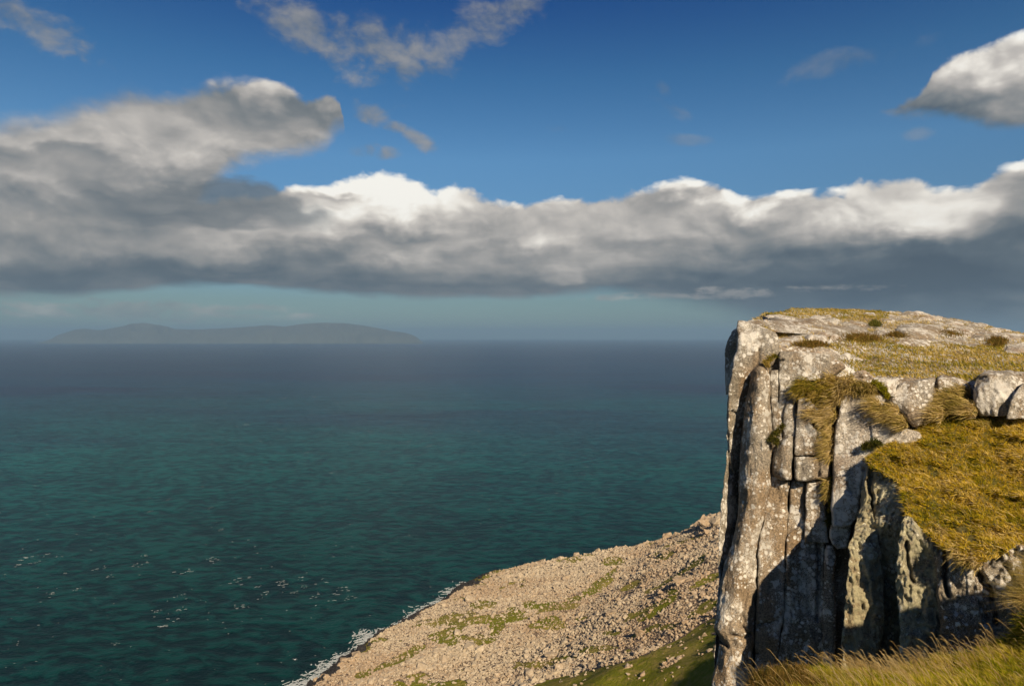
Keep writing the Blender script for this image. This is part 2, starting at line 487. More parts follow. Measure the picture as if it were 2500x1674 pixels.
def rock_mat(name, grey=(.175, .152, .115), brown=(.17, .12, .07), lich=1.0, tan=0.0, lime=0.0, white=(.66, .63, .55), foot=0.0):
    m, g, b, out = new_mat(name)
    p = pos(g)
    pw = g.vmath('ADD', p, g.vmath('SCALE', X(g, (g.noise(p, 3.0, 3), g.last.outputs[1])[1]), scale=0.12))
    streak = g.noise(g.vmath('MULTIPLY', p, (1, 1, .22)), 1.6, 5, .6)
    big = g.noise(p, .7, 3, .5)
    pz = g.sep(p)[2]
    c = g.mix(g.ss(streak + (big-.5)*.8 + tan, .42, .62), grey, brown)
    if foot: c = g.mix(g.ss(pz + (streak-.5)*4, -6.3, -9.5)*foot, c, (.25, .17, .09))
    grain = g.noise(p, 26.0, 5, .68)
    c = g.mix(1.0, c, g.ramp(grain, [(.32, (.30, .29, .28)), (.5, (1.0, .99, .96)), (.68, (1.85, 1.8, 1.7))]), 'MULTIPLY')
    blotch = g.noise(p, 4.5, 5, .62)
    c = g.mix(g.ss(blotch, .56, .70)*.6, c, (.115, .095, .07))
    # pale crust lichens: round spots of several sizes, crowded in some places
    crowd = g.noise(p, 1.1, 4, .6)
    l1 = g.vor(pw, 4.2); r1 = X(g, g.last.outputs['Color']); r1x, r1y, r1z = g.sep(r1)
    wobn = g.noise(p, 16.0, 4, .6)
    rad1 = g.ss(r1x + (crowd-.5)*3.4, .36, 1.0)*.44*lich
    s1 = g.ss(rad1 - l1 + (wobn-.5)*.55, .0, .06)
    l2 = g.vor(pw, 10.0); r2x, r2y, r2z = g.sep(X(g, g.last.outputs['Color']))
    rad2 = g.ss(r2x + (crowd-.5)*3.6, .15, .9)*.50*lich
    s2 = g.ss(rad2 - l2 + (wobn-.5)*.70, .0, .09)
    fine = g.noise(p, 46.0, 4, .7)
    s3 = g.ss(fine + (crowd-.5)*.9, .54, .62)*.85*min(1.0, lich)
    lw = s1.max(s2).max(s3)
    lc = g.mix(r1y, white, tuple(x*.72 for x in white))
    c = g.mix(lw*.92, c, lc)
    ring = g.ss(g.math('ABSOLUTE', l1 - rad1*.55), .035, .0)*s1*.4
    c = g.mix(ring, c, grey)
    if lime:
        ln = g.noise(p, 5.0, 5, .65)
        c = g.mix(g.ss(ln, .38, .56)*lime, c, g.mix(g.noise(p, 30, 3, .6), (.20, .185, .09), (.52, .48, .31)))
    oc = g.noise(p, 2.2, 5, .6)
    c = g.mix(g.ss(oc, .62, .74)*.55, c, (.28, .16, .05))
    g.put(b.inputs['Base Color'], c)
    b.inputs['Roughness'].default_value = .9
    b.inputs['Specular IOR Level'].default_value = .25
    bump = g.node('ShaderNodeBump'); bump.inputs['Strength'].default_value = .75; bump.inputs['Distance'].default_value = .05
    h = grain*.7 + g.noise(g.vmath('MULTIPLY', p, (1, 1, .5)), 9.0, 6, .65)*1.2 + lw*.12
    g.put(bump.inputs['Height'], h); g.nt.links.new(bump.outputs[0], b.inputs['Normal'])
    return m

ROCK = rock_mat('lichened_rock')
ROCKG = rock_mat('grey_rock', grey=(.215, .192, .155), brown=(.19, .145, .095), lich=1.15, white=(.60, .575, .51))
ROCKP = rock_mat('pale_slab_rock', grey=(.31, .28, .235), brown=(.25, .20, .15), lich=1.2, white=(.64, .61, .54))
ROCKT = rock_mat('tan_rock', grey=(.215, .188, .148), brown=(.205, .152, .095), lich=1.0, foot=.9)
ROCKL = rock_mat('lime_lichen_rock', grey=(.17, .155, .115), brown=(.17, .135, .08), lich=1.0, lime=.62, white=(.58, .56, .42))
ROCKC = rock_mat('joint_rock', grey=(.13, .115, .09), brown=(.15, .10, .055), lich=.5)
ROCKD = rock_mat('dark_rock', grey=(.13, .122, .11), brown=(.11, .085, .06), lich=1.0, white=(.40, .39, .37))

def ground_mat(name, a, bcol, c3, scale=1.0):
    m, g, b, out = new_mat(name)
    p = pos(g)
    n1 = g.noise(p, 1.2*scale, 5, .6); n2 = g.noise(p, 9*scale, 5, .7)
    c = g.mix(g.ss(n1, .4, .6), a, bcol); c = g.mix(g.ss(n2, .52, .68), c, c3)
    g.put(b.inputs['Base Color'], c); b.inputs['Roughness'].default_value = 1; b.inputs['Specular IOR Level'].default_value = .1
    bump = g.node('ShaderNodeBump'); bump.inputs['Strength'].default_value = .8; bump.inputs['Distance'].default_value = .08
    g.put(bump.inputs['Height'], n2); g.nt.links.new(bump.outputs[0], b.inputs['Normal'])
    return m
SOIL = ground_mat('turf_soil', (.085, .075, .022), (.13, .105, .035), (.055, .04, .015))

def grass_mat(name, cols, trans=.35):
    """cols: ramp of blade colours; the choice is per blade, drifting over the ground"""
    m = bpy.data.materials.new(name); m.use_nodes = True
    nt = m.node_tree; nt.nodes.clear(); g = G(nt)
    out = g.node('ShaderNodeOutputMaterial')
    geo = g.node('ShaderNodeNewGeometry'); p = X(g, geo.outputs['Position']); rnd = X(g, geo.outputs['Random Per Island'])
    drift = g.noise(p, .9, 3, .55); drift2 = g.noise(p, 4.0, 3, .55)
    k = (rnd-.5)*.85 + (drift-.5)*1.5 + (drift2-.5)*1.3 + .5
    c = g.ramp(k, [(i/(len(cols)-1), q) for i, q in enumerate(cols)])
    d = g.node('ShaderNodeBsdfDiffuse'); t = g.node('ShaderNodeBsdfTranslucent'); mx = g.node('ShaderNodeMixShader')
    g.put(d.inputs[0], c); g.put(t.inputs[0], c)
    mx.inputs[0].default_value = trans
    nt.links.new(d.outputs[0], mx.inputs[1]); nt.links.new(t.outputs[0], mx.inputs[2]); nt.links.new(mx.outputs[0], out.inputs[0])
    return m

GR_TOP = grass_mat('plateau_grass', [(.14, .145, .012), (.25, .205, .022), (.36, .27, .040), (.46, .33, .08), (.56, .42, .16)])
GR_BANK = grass_mat('bank_grass', [(.14, .15, .008), (.31, .25, .012), (.48, .335, .016), (.60, .40, .03), (.70, .53, .17)])
GR_FG = grass_mat('near_grass', [(.10, .13, .006), (.22, .24, .010), (.36, .32, .016), (.48, .36, .035), (.60, .46, .11)])
GR_GOLD = grass_mat('golden_grass', [(.20, .17, .03), (.36, .27, .07), (.50, .37, .13), (.60, .46, .20), (.66, .53, .29)])
GR_STALK = grass_mat('seed_stalk', [(.36, .24, .08), (.46, .33, .13), (.55, .42, .19), (.60, .48, .26)], .45)
GR_HEATH = grass_mat('heather', [(.07, .065, .012), (.13, .095, .02), (.18, .11, .03), (.24, .14, .04), (.18, .15, .02)])
GR_SHRUB = grass_mat('shrub_leaf', [(.03, .045, .008), (.07, .08, .014), (.12, .11, .02), (.16, .13, .03)])
GR_MOSS = grass_mat('moss', [(.16, .17, .012), (.27, .24, .014), (.36, .29, .02)])


# ------------------------------------------------------------------ plants
def blades(name, P, N, mat, length=.2, width=.004, lean=(-.3, .05, 0), spread=.35, lvar=.45, droop=.25, kind='stuff', parent=None, wvar=.3):
    """one mesh of curved grass blades rooted at the points P"""
    n = len(P)
    if n == 0: return None
    L = length*(1 + lvar*rng.uniform(-1, 1, n))[:, None]
    dirv = N + np.array(lean) + rng.normal(0, spread, (n, 3))
    dirv /= np.linalg.norm(dirv, axis=1)[:, None]
    bend = np.array([lean[0]*1.6, lean[1], -.35]) + rng.normal(0, .2, (n, 3))
    side = np.cross(dirv, rng.normal(0, 1, (n, 3))); side /= np.linalg.norm(side, axis=1)[:, None]+1e-9
    w = (width*(1 + wvar*rng.uniform(-1, 1, n)))[:, None]
    a = P - N*.02
    b = a + dirv*L*.55 + bend*L*droop*.25
    c = a + dirv*L + bend*L*droop
    V = np.stack([a-side*w, a+side*w, b-side*w*.75, b+side*w*.75, c], 1).reshape(-1, 3)
    i = np.arange(n)*5
    q = np.stack([i, i+1, i+3, i+2], -1); t = np.stack([i+2, i+3, i+4], -1)
    o = mesh_obj(name, V, [q, t], mat, parent, smooth=False)
    if kind: o['kind'] = kind
    return o

def sample_tris(V, T, density=None, count=None):
    a, b, c = V[T[:, 0]], V[T[:, 1]], V[T[:, 2]]
    cr = np.cross(b-a, c-a); ar = np.linalg.norm(cr, axis=1)/2
    nrm = cr/(2*ar[:, None]+1e-12); nrm = np.where(nrm[:, 2:3] < 0, -nrm, nrm)
    if count is None: count = int(ar.sum()*density)
    k = rng.choice(len(T), count, p=ar/ar.sum())
    r1, r2 = rng.random(count), rng.random(count); s = np.sqrt(r1)
    p = a[k]*(1-s)[:, None] + b[k]*(s*(1-r2))[:, None] + c[k]*(s*r2)[:, None]
    return p, nrm[k]

def grid_tris(n, m):
    q = grid_faces(n, m); return np.concatenate([q[:, [0, 1, 2]], q[:, [0, 2, 3]]])

def pix(P):
    return CU + P[:, 0]/P[:, 1]*F, CV - P[:, 2]/P[:, 1]*F

def in_poly(u, v, poly):
    poly = np.array(poly, float); inside = np.zeros(len(u), bool)
    j = len(poly)-1
    for i in range(len(poly)):
        (xi, yi), (xj, yj) = poly[i], poly[j]
        c = ((yi > v) != (yj > v)) & (u < (xj-xi)*(v-yi)/(yj-yi+1e-12)+xi)
        inside ^= c; j = i
    return inside

def d_far(sp): return np.mean([q[2] for q in sp]) > 11

def tuft(name, mat, label, cat, spots, length, width, n, lean=(-.5, -.3, -.2), group=None, spread=.35, droop=.5, soil=None):
    """a clump of its own: (u, v, depth, radius in metres) spots"""
    spots = [(u, v, (face_depth(u, v) + .38*(d-face_depth(u, v)) - .10) if (u < 2040 and d > 15.5) else d, r) for u, v, d, r in spots]
    c0 = world(*spots[0][:3]); root = empty(name, tuple(c0))
    Ps = []
    for u, v, d, r in spots:
        c = world(u, v, d)
        k = max(8, int(n/len(spots)))
        q = rng.normal(0, 1, (k, 3)); q /= np.linalg.norm(q, axis=1)[:, None]; q *= (rng.random(k)**.45)[:, None]*r
        q[:, 1] *= .6
        Ps.append(c+q-c0)
    P = np.concatenate(Ps)
    N = np.tile(np.array([0, -.35, .55]), (len(P), 1)) + rng.normal(0, .15, (len(P), 3))
    if d_far(spots): width = max(width, .0075); P = P[::2]; N = N[::2]
    bl = blades('blades', P, N, mat, length, width, lean, spread, .45, droop, kind='stuff', parent=root)
    # the rooted cushion under the blades
    cv, cf = [], []
    off = 0
    for u, v, d, r in spots:
        c = world(u, v, d)-c0
        V, Fc = rock_shape(RSH[R.randrange(len(RSH))], (r*.85, r*.6, r*.7))
        cv.append(V + c + np.array([0, r*.15, -r*.25])); cf.append(Fc+off); off += len(V)
    mesh_obj('cushion', np.concatenate(cv), [np.concatenate(cf)], soil or SOIL, root)
    return tag(root, label, cat, group)


# ------------------------------------------------------------------ rock shapes (shared)
def ico():
    t = (1+sqrt(5))/2
    V = np.array([(-1, t, 0), (1, t, 0), (-1, -t, 0), (1, -t, 0), (0, -1, t), (0, 1, t), (0, -1, -t), (0, 1, -t), (t, 0, -1), (t, 0, 1), (-t, 0, -1), (-t, 0, 1)], float)
    V /= np.linalg.norm(V[0])
    Fc = np.array([(0, 11, 5), (0, 5, 1), (0, 1, 7), (0, 7, 10), (0, 10, 11), (1, 5, 9), (5, 11, 4), (11, 10, 2), (10, 7, 6), (7, 1, 8),
                   (3, 9, 4), (3, 4, 2), (3, 2, 6), (3, 6, 8), (3, 8, 9), (4, 9, 5), (2, 4, 11), (6, 2, 10), (8, 6, 7), (9, 8, 1)])
    return V, Fc
ICO = ico()
def blocky(sd):
    """an angular stone: a jittered solid pushed outwards to a few flat sides"""
    r = np.random.default_rng(sd); V = ICO[0].copy()
    V = V + r.normal(0, .16, V.shape)
    pl = r.normal(0, 1, (5, 3)); pl /= np.linalg.norm(pl, axis=1)[:, None]
    for q in pl:
        h = V@q; lim = r.uniform(.45, .8)
        V = V - np.maximum(h-lim, 0)[:, None]*q
    return V, ICO[1]
RSH = [blocky(k) for k in range(16)]
def rock_shape(sh, sc):
    a = R.uniform(0, 2*pi); c, s = cos(a), sin(a)
    V = sh[0] @ np.array([[c, s, 0], [-s, c, 0], [0, 0, 1]])
    return V*np.array(sc), sh[1]


# ------------------------------------------------------------------ the sea
def sea_mat():
    m, g, b, out = new_mat('sea_water')
    p = pos(g); px, py, pz = g.sep(p)
    p2 = g.comb(px, py, 0.0)
    # water colour, greener near the coast; wide slate drifts are cloud shadows painted in
    k = g.noise(g.vmath('MULTIPLY', p2, (.35, 1.0, 1)), .0011, 4, .55)
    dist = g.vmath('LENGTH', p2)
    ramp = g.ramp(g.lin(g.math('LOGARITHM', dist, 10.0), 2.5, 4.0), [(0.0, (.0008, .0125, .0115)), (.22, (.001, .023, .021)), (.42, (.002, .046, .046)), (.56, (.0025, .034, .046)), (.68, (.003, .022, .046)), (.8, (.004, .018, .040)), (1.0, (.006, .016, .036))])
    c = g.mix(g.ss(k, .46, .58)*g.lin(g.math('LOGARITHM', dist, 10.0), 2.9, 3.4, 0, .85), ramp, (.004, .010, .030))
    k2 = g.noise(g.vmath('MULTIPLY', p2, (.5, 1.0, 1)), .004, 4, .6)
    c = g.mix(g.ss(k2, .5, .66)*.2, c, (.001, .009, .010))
    # waves
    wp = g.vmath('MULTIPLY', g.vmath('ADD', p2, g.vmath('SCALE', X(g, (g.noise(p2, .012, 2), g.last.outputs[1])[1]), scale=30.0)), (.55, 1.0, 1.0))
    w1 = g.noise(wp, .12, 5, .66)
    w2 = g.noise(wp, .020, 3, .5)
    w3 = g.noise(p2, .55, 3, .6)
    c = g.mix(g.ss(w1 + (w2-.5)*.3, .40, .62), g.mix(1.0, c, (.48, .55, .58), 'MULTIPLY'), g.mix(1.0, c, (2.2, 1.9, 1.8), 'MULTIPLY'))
    # sparse breaking crests
    fz = g.noise(g.vmath('MULTIPLY', p2, (.8, 1.5, 1)), .16, 5, .62)
    patch = g.noise(p2, .006, 3, .5)
    crest = g.ss(fz + (patch-.5)*.28 + (w1-.5)*.30, .745, .80)
    nearf = g.ss(dist, 2600, 500)
    c = g.mix(crest*nearf*.9, c, (.26, .29, .29))
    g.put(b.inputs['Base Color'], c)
    b.inputs['Roughness'].default_value = .32
    b.inputs['IOR'].default_value = 1.333
    b.inputs['Specular IOR Level'].default_value = .10
    bump = g.node('ShaderNodeBump'); bump.inputs['Strength'].default_value = .9; bump.inputs['Distance'].default_value = 1.6
    g.put(bump.inputs['Height'], w1*1.0 + w2*1.6 + w3*.06)
    g.nt.links.new(bump.outputs[0], b.inputs['Normal'])
    return m
def sea():
    xs = np.array([-45000, -20000, -4000, -1200, -400, -100, 200, 600, 2000, 8000, 30000, 45000.])
    ys = np.array([-3000, -500, 100, 250, 400, 600, 900, 1500, 3000, 8000, 20000, 48000.])
    Xg, Yg = np.meshgrid(xs, ys, indexing='ij')
    V = np.stack([Xg, Yg, np.full_like(Xg, SEA)], -1).reshape(-1, 3)
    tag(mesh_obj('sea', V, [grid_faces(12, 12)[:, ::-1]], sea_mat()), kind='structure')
sea()

def haze():
    m = bpy.data.materials.new('haze'); m.use_nodes = True; nt = m.node_tree; nt.nodes.clear()
    out = nt.nodes.new('ShaderNodeOutputMaterial'); v = nt.nodes.new('ShaderNodeVolumePrincipled')
    v.inputs['Color'].default_value = (.25, .425, .64, 1); v.inputs['Density'].default_value = 5.2e-5; v.inputs['Anisotropy'].default_value = .0
    nt.links.new(v.outputs[0], out.inputs['Volume'])
    x, y0, y1, z0, z1 = 46000, -4000, 49000, SEA-16, 470
    V = [(a, b, c) for a in (-x, x) for b in (y0, y1) for c in (z0, z1)]
    Fq = [(0, 1, 3, 2), (4, 6, 7, 5), (0, 4, 5, 1), (2, 3, 7, 6), (0, 2, 6, 4), (1, 5, 7, 3)]
    tag(mesh_obj('haze', V, [Fq], m, smooth=False), kind='stuff')
haze()

# ------------------------------------------------------------------ far headland across the water
def far_hills():
    m, g, b, out = new_mat('far_hills')
    p = pos(g)
    g.put(b.inputs['Base Color'], g.mix(g.noise(p, .0015, 5, .6), (.04, .05, .045), (.09, .095, .075)))
    b.inputs['Roughness'].default_value = 1
    prof = [(60, -14), (100, -6), (125, 5), (150, 14), (185, 21), (230, 18), (270, 24), (300, 31), (330, 33), (365, 28), (405, 20), (440, 19), (500, 21), (560, 24), (610, 28), (650, 25),
            (690, 30), (740, 33), (785, 32), (820, 29), (860, 23), (900, 16), (935, 11), (955, 5), (972, -14)]
    n, m_ = 300, 18
    u = np.linspace(60, 972, n)
    h = np.interp(u, [a for a, _ in prof], [b_ for _, b_ in prof])
    h = np.convolve(np.pad(h, 3, 'edge'), np.ones(7)/7, 'valid')
    h = h + .7*fbm(np.stack([u*.06, u*0, u*0], -1), 4)
    t = np.linspace(0, 1, m_)
    Ug, Tg = np.meshgrid(u, t, indexing='ij')
    Y = 18600 + Tg*2600 + 260*fbm(np.stack([Ug*.02, Tg*0, Tg*0], -1), 3)
    crest = (CV - (775-h[:, None]*np.where(h[:, None] > 0, 1.15, 1)))/F*Y                    # where the skyline is seen
    k = np.where(Tg < .7, np.sin(Tg/.7*pi/2)**.75, 1-((Tg-.7)/.3)**1.5)
    rid = 1 - .22*np.abs(fbm(np.stack([Ug*.035, Tg*2.5, Tg*0+4], -1), 4))*(Tg < .62)
    Z = SEA - 4 + (np.maximum(crest, SEA)-SEA)*k*rid
    V = np.stack([(Ug-CU)/F*Y, Y, Z], -1).reshape(-1, 3)
    o = mesh_obj('far_hills', V, [grid_faces(n, m_)[:, ::-1]], m)
    tag(o, kind='structure')
far_hills()

# ------------------------------------------------------------------ talus slope under the cliffs
LA = np.array([-116., 384.]); LD = np.array([.467, .884]); LN = np.array([.884, -.467])
def talus_z(x, y):
    s = (x-LA[0])*LN[0] + (y-LA[1])*LN[1]
    s = s + 4.5*fbm(np.stack([x*.03, y*.03, x*0], -1), 3, .5, 3)
    gs = [-60, -6, 0, 8, 20, 63, 133, 155, 170, 185, 231, 300, 420]
    gz = [-14, -2.5, 0, 5.5, 8.5, 20, 36, 50, 61, 69, 96, 135, 150]
    g_ = smooth_interp(s, gs, gz)
    yc = np.interp(x, [-60, -32, 37, 112, 137, 149, 200, 260], [552, 550, 541, 531, 501, 490, 480, 470])
    yc = yc + 5*fbm(np.stack([x*.05, x*0, x*0], -1), 3, .6, 8)
    over = np.maximum(y-yc, 0)
    rel = fbm(np.stack([x*.014+y*.008, y*.012, x*0], -1), 4, .55, 5)*1.5 + fbm(np.stack([x*.06, y*.06, x*0], -1), 3, .55, 6)*.6
    return SEA + g_ - .8*over*over/(over+12) + rel*np.clip(s/50, 0, 1)*np.clip((yc-y)/50+.35, .1, 1), s

GPATCH = [(1108, 1383, 30, 9, .05), (1173, 1397, 15, 8, 0), (1254, 1426, 38, 15, 0), (1212, 1382, 16, 8, 0), (1250, 1386, 24, 9, .2), (923, 1502, 46, 9, .45), (957, 1482, 20, 9, .3),
          (1364, 1344, 34, 10, .5), (1446, 1338, 30, 8, .4), (1511, 1270, 32, 12, .2), (1403, 1284, 26, 10, 0), (1300, 1281, 34, 5, .03), (1619, 1325, 32, 9, .45), (1552, 1243, 60, 5, .3),
          (1502, 1392, 46, 10, .6), (1532, 1352, 15, 7, 0), (1368, 1484, 44, 8, .1), (1234, 1520, 48, 7, 0), (1399, 1448, 22, 5, 0), (1433, 1489, 12, 6, 0), (1600, 1400, 30, 8, .4), (1620, 1385, 24, 10, .5),
          (832, 1540, 20, 9, .3), (1530, 1432, 26, 7, .3), (1380, 1322, 40, 6, .6), (1590, 1290, 30, 6, .45), (1330, 1414, 14, 5, .1), (1190, 1330, 12, 3, .1), (1480, 1440, 40, 5, .4), (1000, 1448, 24, 4, .3),
          (1290, 1505, 30, 6, .05), (880, 1520, 22, 6, .4)]
def grassy(x, y, z):
    u = CU + x/y*F; v = CV - z/y*F
    wob = fbm(np.stack([x*.08, y*.08, x*0], -1), 3, .6, 21)
    g_ = np.full(np.shape(x), -9.)
    for a, b, ru, rv, rot in GPATCH:
        du, dv = u-a, -(v-b)
        p = (du*cos(rot)+dv*sin(rot))/ru; q = (-du*sin(rot)+dv*cos(rot))/rv
        g_ = np.maximum(g_, 1-(p*p+q*q))
    big = in_poly(np.ravel(u), np.ravel(v), [(1180, 1580), (1260, 1552), (1330, 1535), (1420, 1515), (1500, 1485), (1580, 1440), (1640, 1405), (1660, 1600)]).reshape(np.shape(u))
    g_ = np.where(big, .5, g_)
    extra = fbm(np.stack([x*.022+y*.018, y*.020-x*.012, x*0], -1), 4, .6, 23) - .62
    return np.maximum(g_ + .18, extra*1.4) + wob*.55

def talus():
    m, g, b, out = new_mat('talus_ground')
    p = pos(g)
    att = g.node('ShaderNodeAttribute', attribute_name='turf'); turf = X(g, att.outputs['Fac'])
    n1 = g.noise(p, .35, 5, .65); n2 = g.noise(p, 1.6, 4, .7); n3 = g.noise(p, .05, 3, .5)
    rub = g.mix(g.ss(n2, .4, .62), (.10, .07, .05), (.24, .18, .13))
    grs = g.mix(g.ss(n1+(n3-.5)*.8, .38, .62), (.16, .165, .012), (.26, .21, .05))
    c = g.mix(g.ss(turf+(n1-.5)*.9, -.05, .15), rub, grs)
    # the wet black foot of the slope
    px, py, pz = g.sep(p)
    c = g.mix(g.ss(pz + (n1-.5)*5, SEA+7.5, SEA+4.5), c, (.012, .011, .011))
    g.put(b.inputs['Base Color'], c); b.inputs['Roughness'].default_value = 1; b.inputs['Specular IOR Level'].default_value = .1
    bump = g.node('ShaderNodeBump'); bump.inputs['Strength'].default_value = 1; bump.inputs['Distance'].default_value = 1.2
    g.put(bump.inputs['Height'], n1+n2*.5); g.nt.links.new(bump.outputs[0], b.inputs['Normal'])
    xs = np.arange(-220, 300, 2.6); ys = np.arange(120, 640, 2.6)
    Xg, Yg = np.meshgrid(xs, ys, indexing='ij')
    Z, S = talus_z(Xg, Yg)
    Z = Z + .35*fbm(np.stack([Xg*.4, Yg*.4, Xg*0], -1), 2)
    tf = grassy(Xg, Yg, Z)
    o = mesh_obj('talus_slope', np.stack([Xg, Yg, Z], -1).reshape(-1, 3), [grid_faces(len(xs), len(ys))[:, ::-1]], m)
    at = o.data.attributes.new('turf', 'FLOAT', 'POINT'); at.data.foreach_set('value', tf.ravel().astype(np.float32))
    tag(o, kind='structure')
talus()

def scree_mat(name, a, bc, cc):
    m, g, b, out = new_mat(name)
    geo = g.node('ShaderNodeNewGeometry'); p = X(g, geo.outputs['Position']); r = X(g, geo.outputs['Random Per Island'])
    oi = X(g, g.node('ShaderNodeObjectInfo').outputs['Random'])
    n = g.noise(p, 1.2, 4, .65); drift = g.noise(p, .012, 4, .6)
    c = g.mix(g.ss((r-.5)*.5 + (drift-.5)*2.4 + .5 + (oi-.5)*.2, .2, .8), a, bc)
    c = g.mix(g.ss(n, .5, .66)*.65, c, cc)
    g.put(b.inputs['Base Color'], c); b.inputs['Roughness'].default_value = .95; b.inputs['Specular IOR Level'].default_value = .2
    bump = g.node('ShaderNodeBump'); bump.inputs['Strength'].default_value = .5; bump.inputs['Distance'].default_value = .3
    g.put(bump.inputs['Height'], n); g.nt.links.new(bump.outputs[0], b.inputs['Normal'])
    return m
SCREE = scree_mat('scree_stone', (.285, .205, .125), (.37, .305, .21), (.49, .43, .335))
WET = scree_mat('wet_stone', (.014, .013, .013), (.03, .027, .025), (.05, .045, .04))

def scree():
    # candidate stones over the slope, thinned out on turf
    n = 215000
    y = rng.uniform(200, 575, n); x = rng.uniform(-150, 190, n)
    z, s = talus_z(x, y)
    u = CU + x/y*F; v = CV - z/y*F
    # denser where near: equal stones per picture area is wasteful, equal per ground area is real
    tf = grassy(x, y, z)
    keep = (s > -7) & (u > 560) & (u < 1720) & (v < 1640) & (v > 1150)
    bigt = in_poly(u, v, [(1180, 1580), (1260, 1552), (1330, 1535), (1420, 1515), (1500, 1485), (1580, 1440), (1640, 1405), (1660, 1600)])
    keep &= (tf < .02) | (rng.random(n) < np.where(bigt, .02, .13))
    x, y, z, s = x[keep], y[keep], z[keep], s[keep]
    size = np.exp(rng.normal(-.12, .46, len(x)))*.54
    zone = fbm(np.stack([x*.02, y*.02, x*0], -1), 3, .5, 77)
    size *= 1 + .35*zone
    size *= np.clip(.62 + .38*(y/330)**1.2, .6, 1.35)
    big = rng.random(len(x)) < .016
    size[big] *= rng.uniform(1.6, 3.0, big.sum())
    order = np.argsort(-size/y)
    # singles: the largest in view
    single = order[:280]; rest = order[280:]
    meshes = [mesh_obj('scree_boulder', sh[0], [sh[1]], SCREE, None, smooth=False) for sh in RSH]
    for o in meshes: COL.objects.unlink(o)
    for j, i in enumerate(single):
        o = bpy.data.objects.new('scree_boulder', meshes[j % 16].data); COL.objects.link(o)
        sz = size[i]
        o.location = (x[i], y[i], z[i]+sz*.15)
        o.scale = (sz*R.uniform(.8, 1.35), sz*R.uniform(.8, 1.2), sz*R.uniform(.55, .9))
        o.rotation_euler = (R.uniform(-.35, .35), R.uniform(-.35, .35), R.uniform(0, 6.28))
        if s[i] < 7:
            o.name = 'shore_rock'; o.data = bpy.data.meshes['wet_%d' % (j % 16)] if ('wet_%d' % (j % 16)) in bpy.data.meshes else mk_wet(j % 16)
            tag(o, 'black wet rock at the waterline where the waves break below the talus', 'rock', 'wet rocks along the shore')
        else:
            uu, vv = CU + x[i]/y[i]*F, CV - z[i]/y[i]*F
            if uu < 1020: where = 'just above the surf' if s[i] < 40 else 'on the lower left of the talus'
            elif uu < 1330: where = 'in the middle of the talus' if vv < 1480 else 'at the bottom middle of the talus'
            else: where = 'high on the talus near its skyline' if vv < 1340 else 'on the right of the talus beside the tall column' if uu > 1540 else 'on the right half of the talus'
            size_w = 'very large' if j < 40 else 'large' if j < 140 else 'medium sized'
            tag(o, '%s angular beige boulder %s' % (size_w, where), 'boulder', 'larger boulders scattered over the talus slope')
    wetl = 11.5 + 5*fbm(np.stack([x[rest]*.07, y[rest]*.07, 0*x[rest]], -1), 3, .6, 91)
    for nm, sel, mt in (('scree', s[rest] >= wetl, SCREE), ('shore_stones', s[rest] < wetl, WET)):
        r_ = rest[sel]; k = len(r_)
        a = rng.uniform(0, 2*pi, k); c, sn = np.cos(a), np.sin(a)
        tx, ty = rng.normal(0, .3, k), rng.normal(0, .3, k)
        sh = rng.integers(0, 16, k); base = np.stack([q[0] for q in RSH])[sh]        # k,12,3
        sc = size[r_][:, None, None]*np.stack([rng.uniform(.75, 1.3, k), rng.uniform(.75, 1.2, k), rng.uniform(.55, .95, k)], -1)[:, None, :]
        B = base*sc
        B = np.stack([B[..., 0], B[..., 1]-B[..., 2]*tx[:, None], B[..., 2]+B[..., 1]*tx[:, None]+B[..., 0]*ty[:, None]], -1)
        Bx = B[..., 0]*c[:, None]-B[..., 1]*sn[:, None]; By = B[..., 0]*sn[:, None]+B[..., 1]*c[:, None]
        V = np.stack([Bx+x[r_][:, None], By+y[r_][:, None], B[..., 2]+z[r_][:, None]+.1*size[r_][:, None]], -1).reshape(-1, 3)
        Fc = (ICO[1][None]+np.arange(k)[:, None, None]*12).reshape(-1, 3)
        tag(mesh_obj(nm, V, [Fc], mt, smooth=False), kind='stuff')

def mk_wet(k):
    me = RSH[k]; o = mesh_obj('wet', me[0], [me[1]], WET, None, smooth=False); COL.objects.unlink(o)
    o.data.name = 'wet_%d' % k; return o.data
scree()

def on_talus(u, v):
    """where the sight line through u, v meets the slope"""
    Y = np.linspace(150, 620, 1900); x = (u-CU)/F*Y; zr = (CV-v)/F*Y
    z, s = talus_z(x, Y); hit = np.nonzero(zr < z)[0]
    i = hit[0] if len(hit) else len(Y)-1
    return np.array([x[i], Y[i], z[i]])

def rock_lump(name, center, sc, mat, label, cat, seed, group=None, rot=0, sub=2, rough=.16, flat=.5, ztop=None):
    """a single rock with many faces"""
    V, Fc = blocky(seed)
    # subdivide
    for _ in range(sub):
        ed = {}; V = list(map(tuple, V)); nf = []
        def midp(a, b):
            k = (min(a, b), max(a, b))
            if k not in ed: ed[k] = len(V); V.append(tuple((np.array(V[a])+np.array(V[b]))/2))
            return ed[k]
        for a, b, c in Fc:
            ab, bc, ca = midp(a, b), midp(b, c), midp(c, a)
            nf += [(a, ab, ca), (ab, b, bc), (ca, bc, c), (ab, bc, ca)]
        V = np.array(V); Fc = np.array(nf)
    nrm = V/np.linalg.norm(V, axis=1)[:, None]
    V = V + nrm*(rough*fbm(V*1.7+seed, 4, .55, seed))[:, None]
    c, s = cos(rot), sin(rot)
    if ztop is not None: V[:, 2] = np.where(V[:, 2] > ztop, ztop + (V[:, 2]-ztop)*.12, V[:, 2])
    V = V*np.array(sc); V = V @ np.array([[c, s, 0], [-s, c, 0], [0, 0, 1]])
    o = mesh_obj(name, V, [Fc], mat, None, smooth=False)
    o.location = tuple(center)
    return tag(o, label, cat, group)

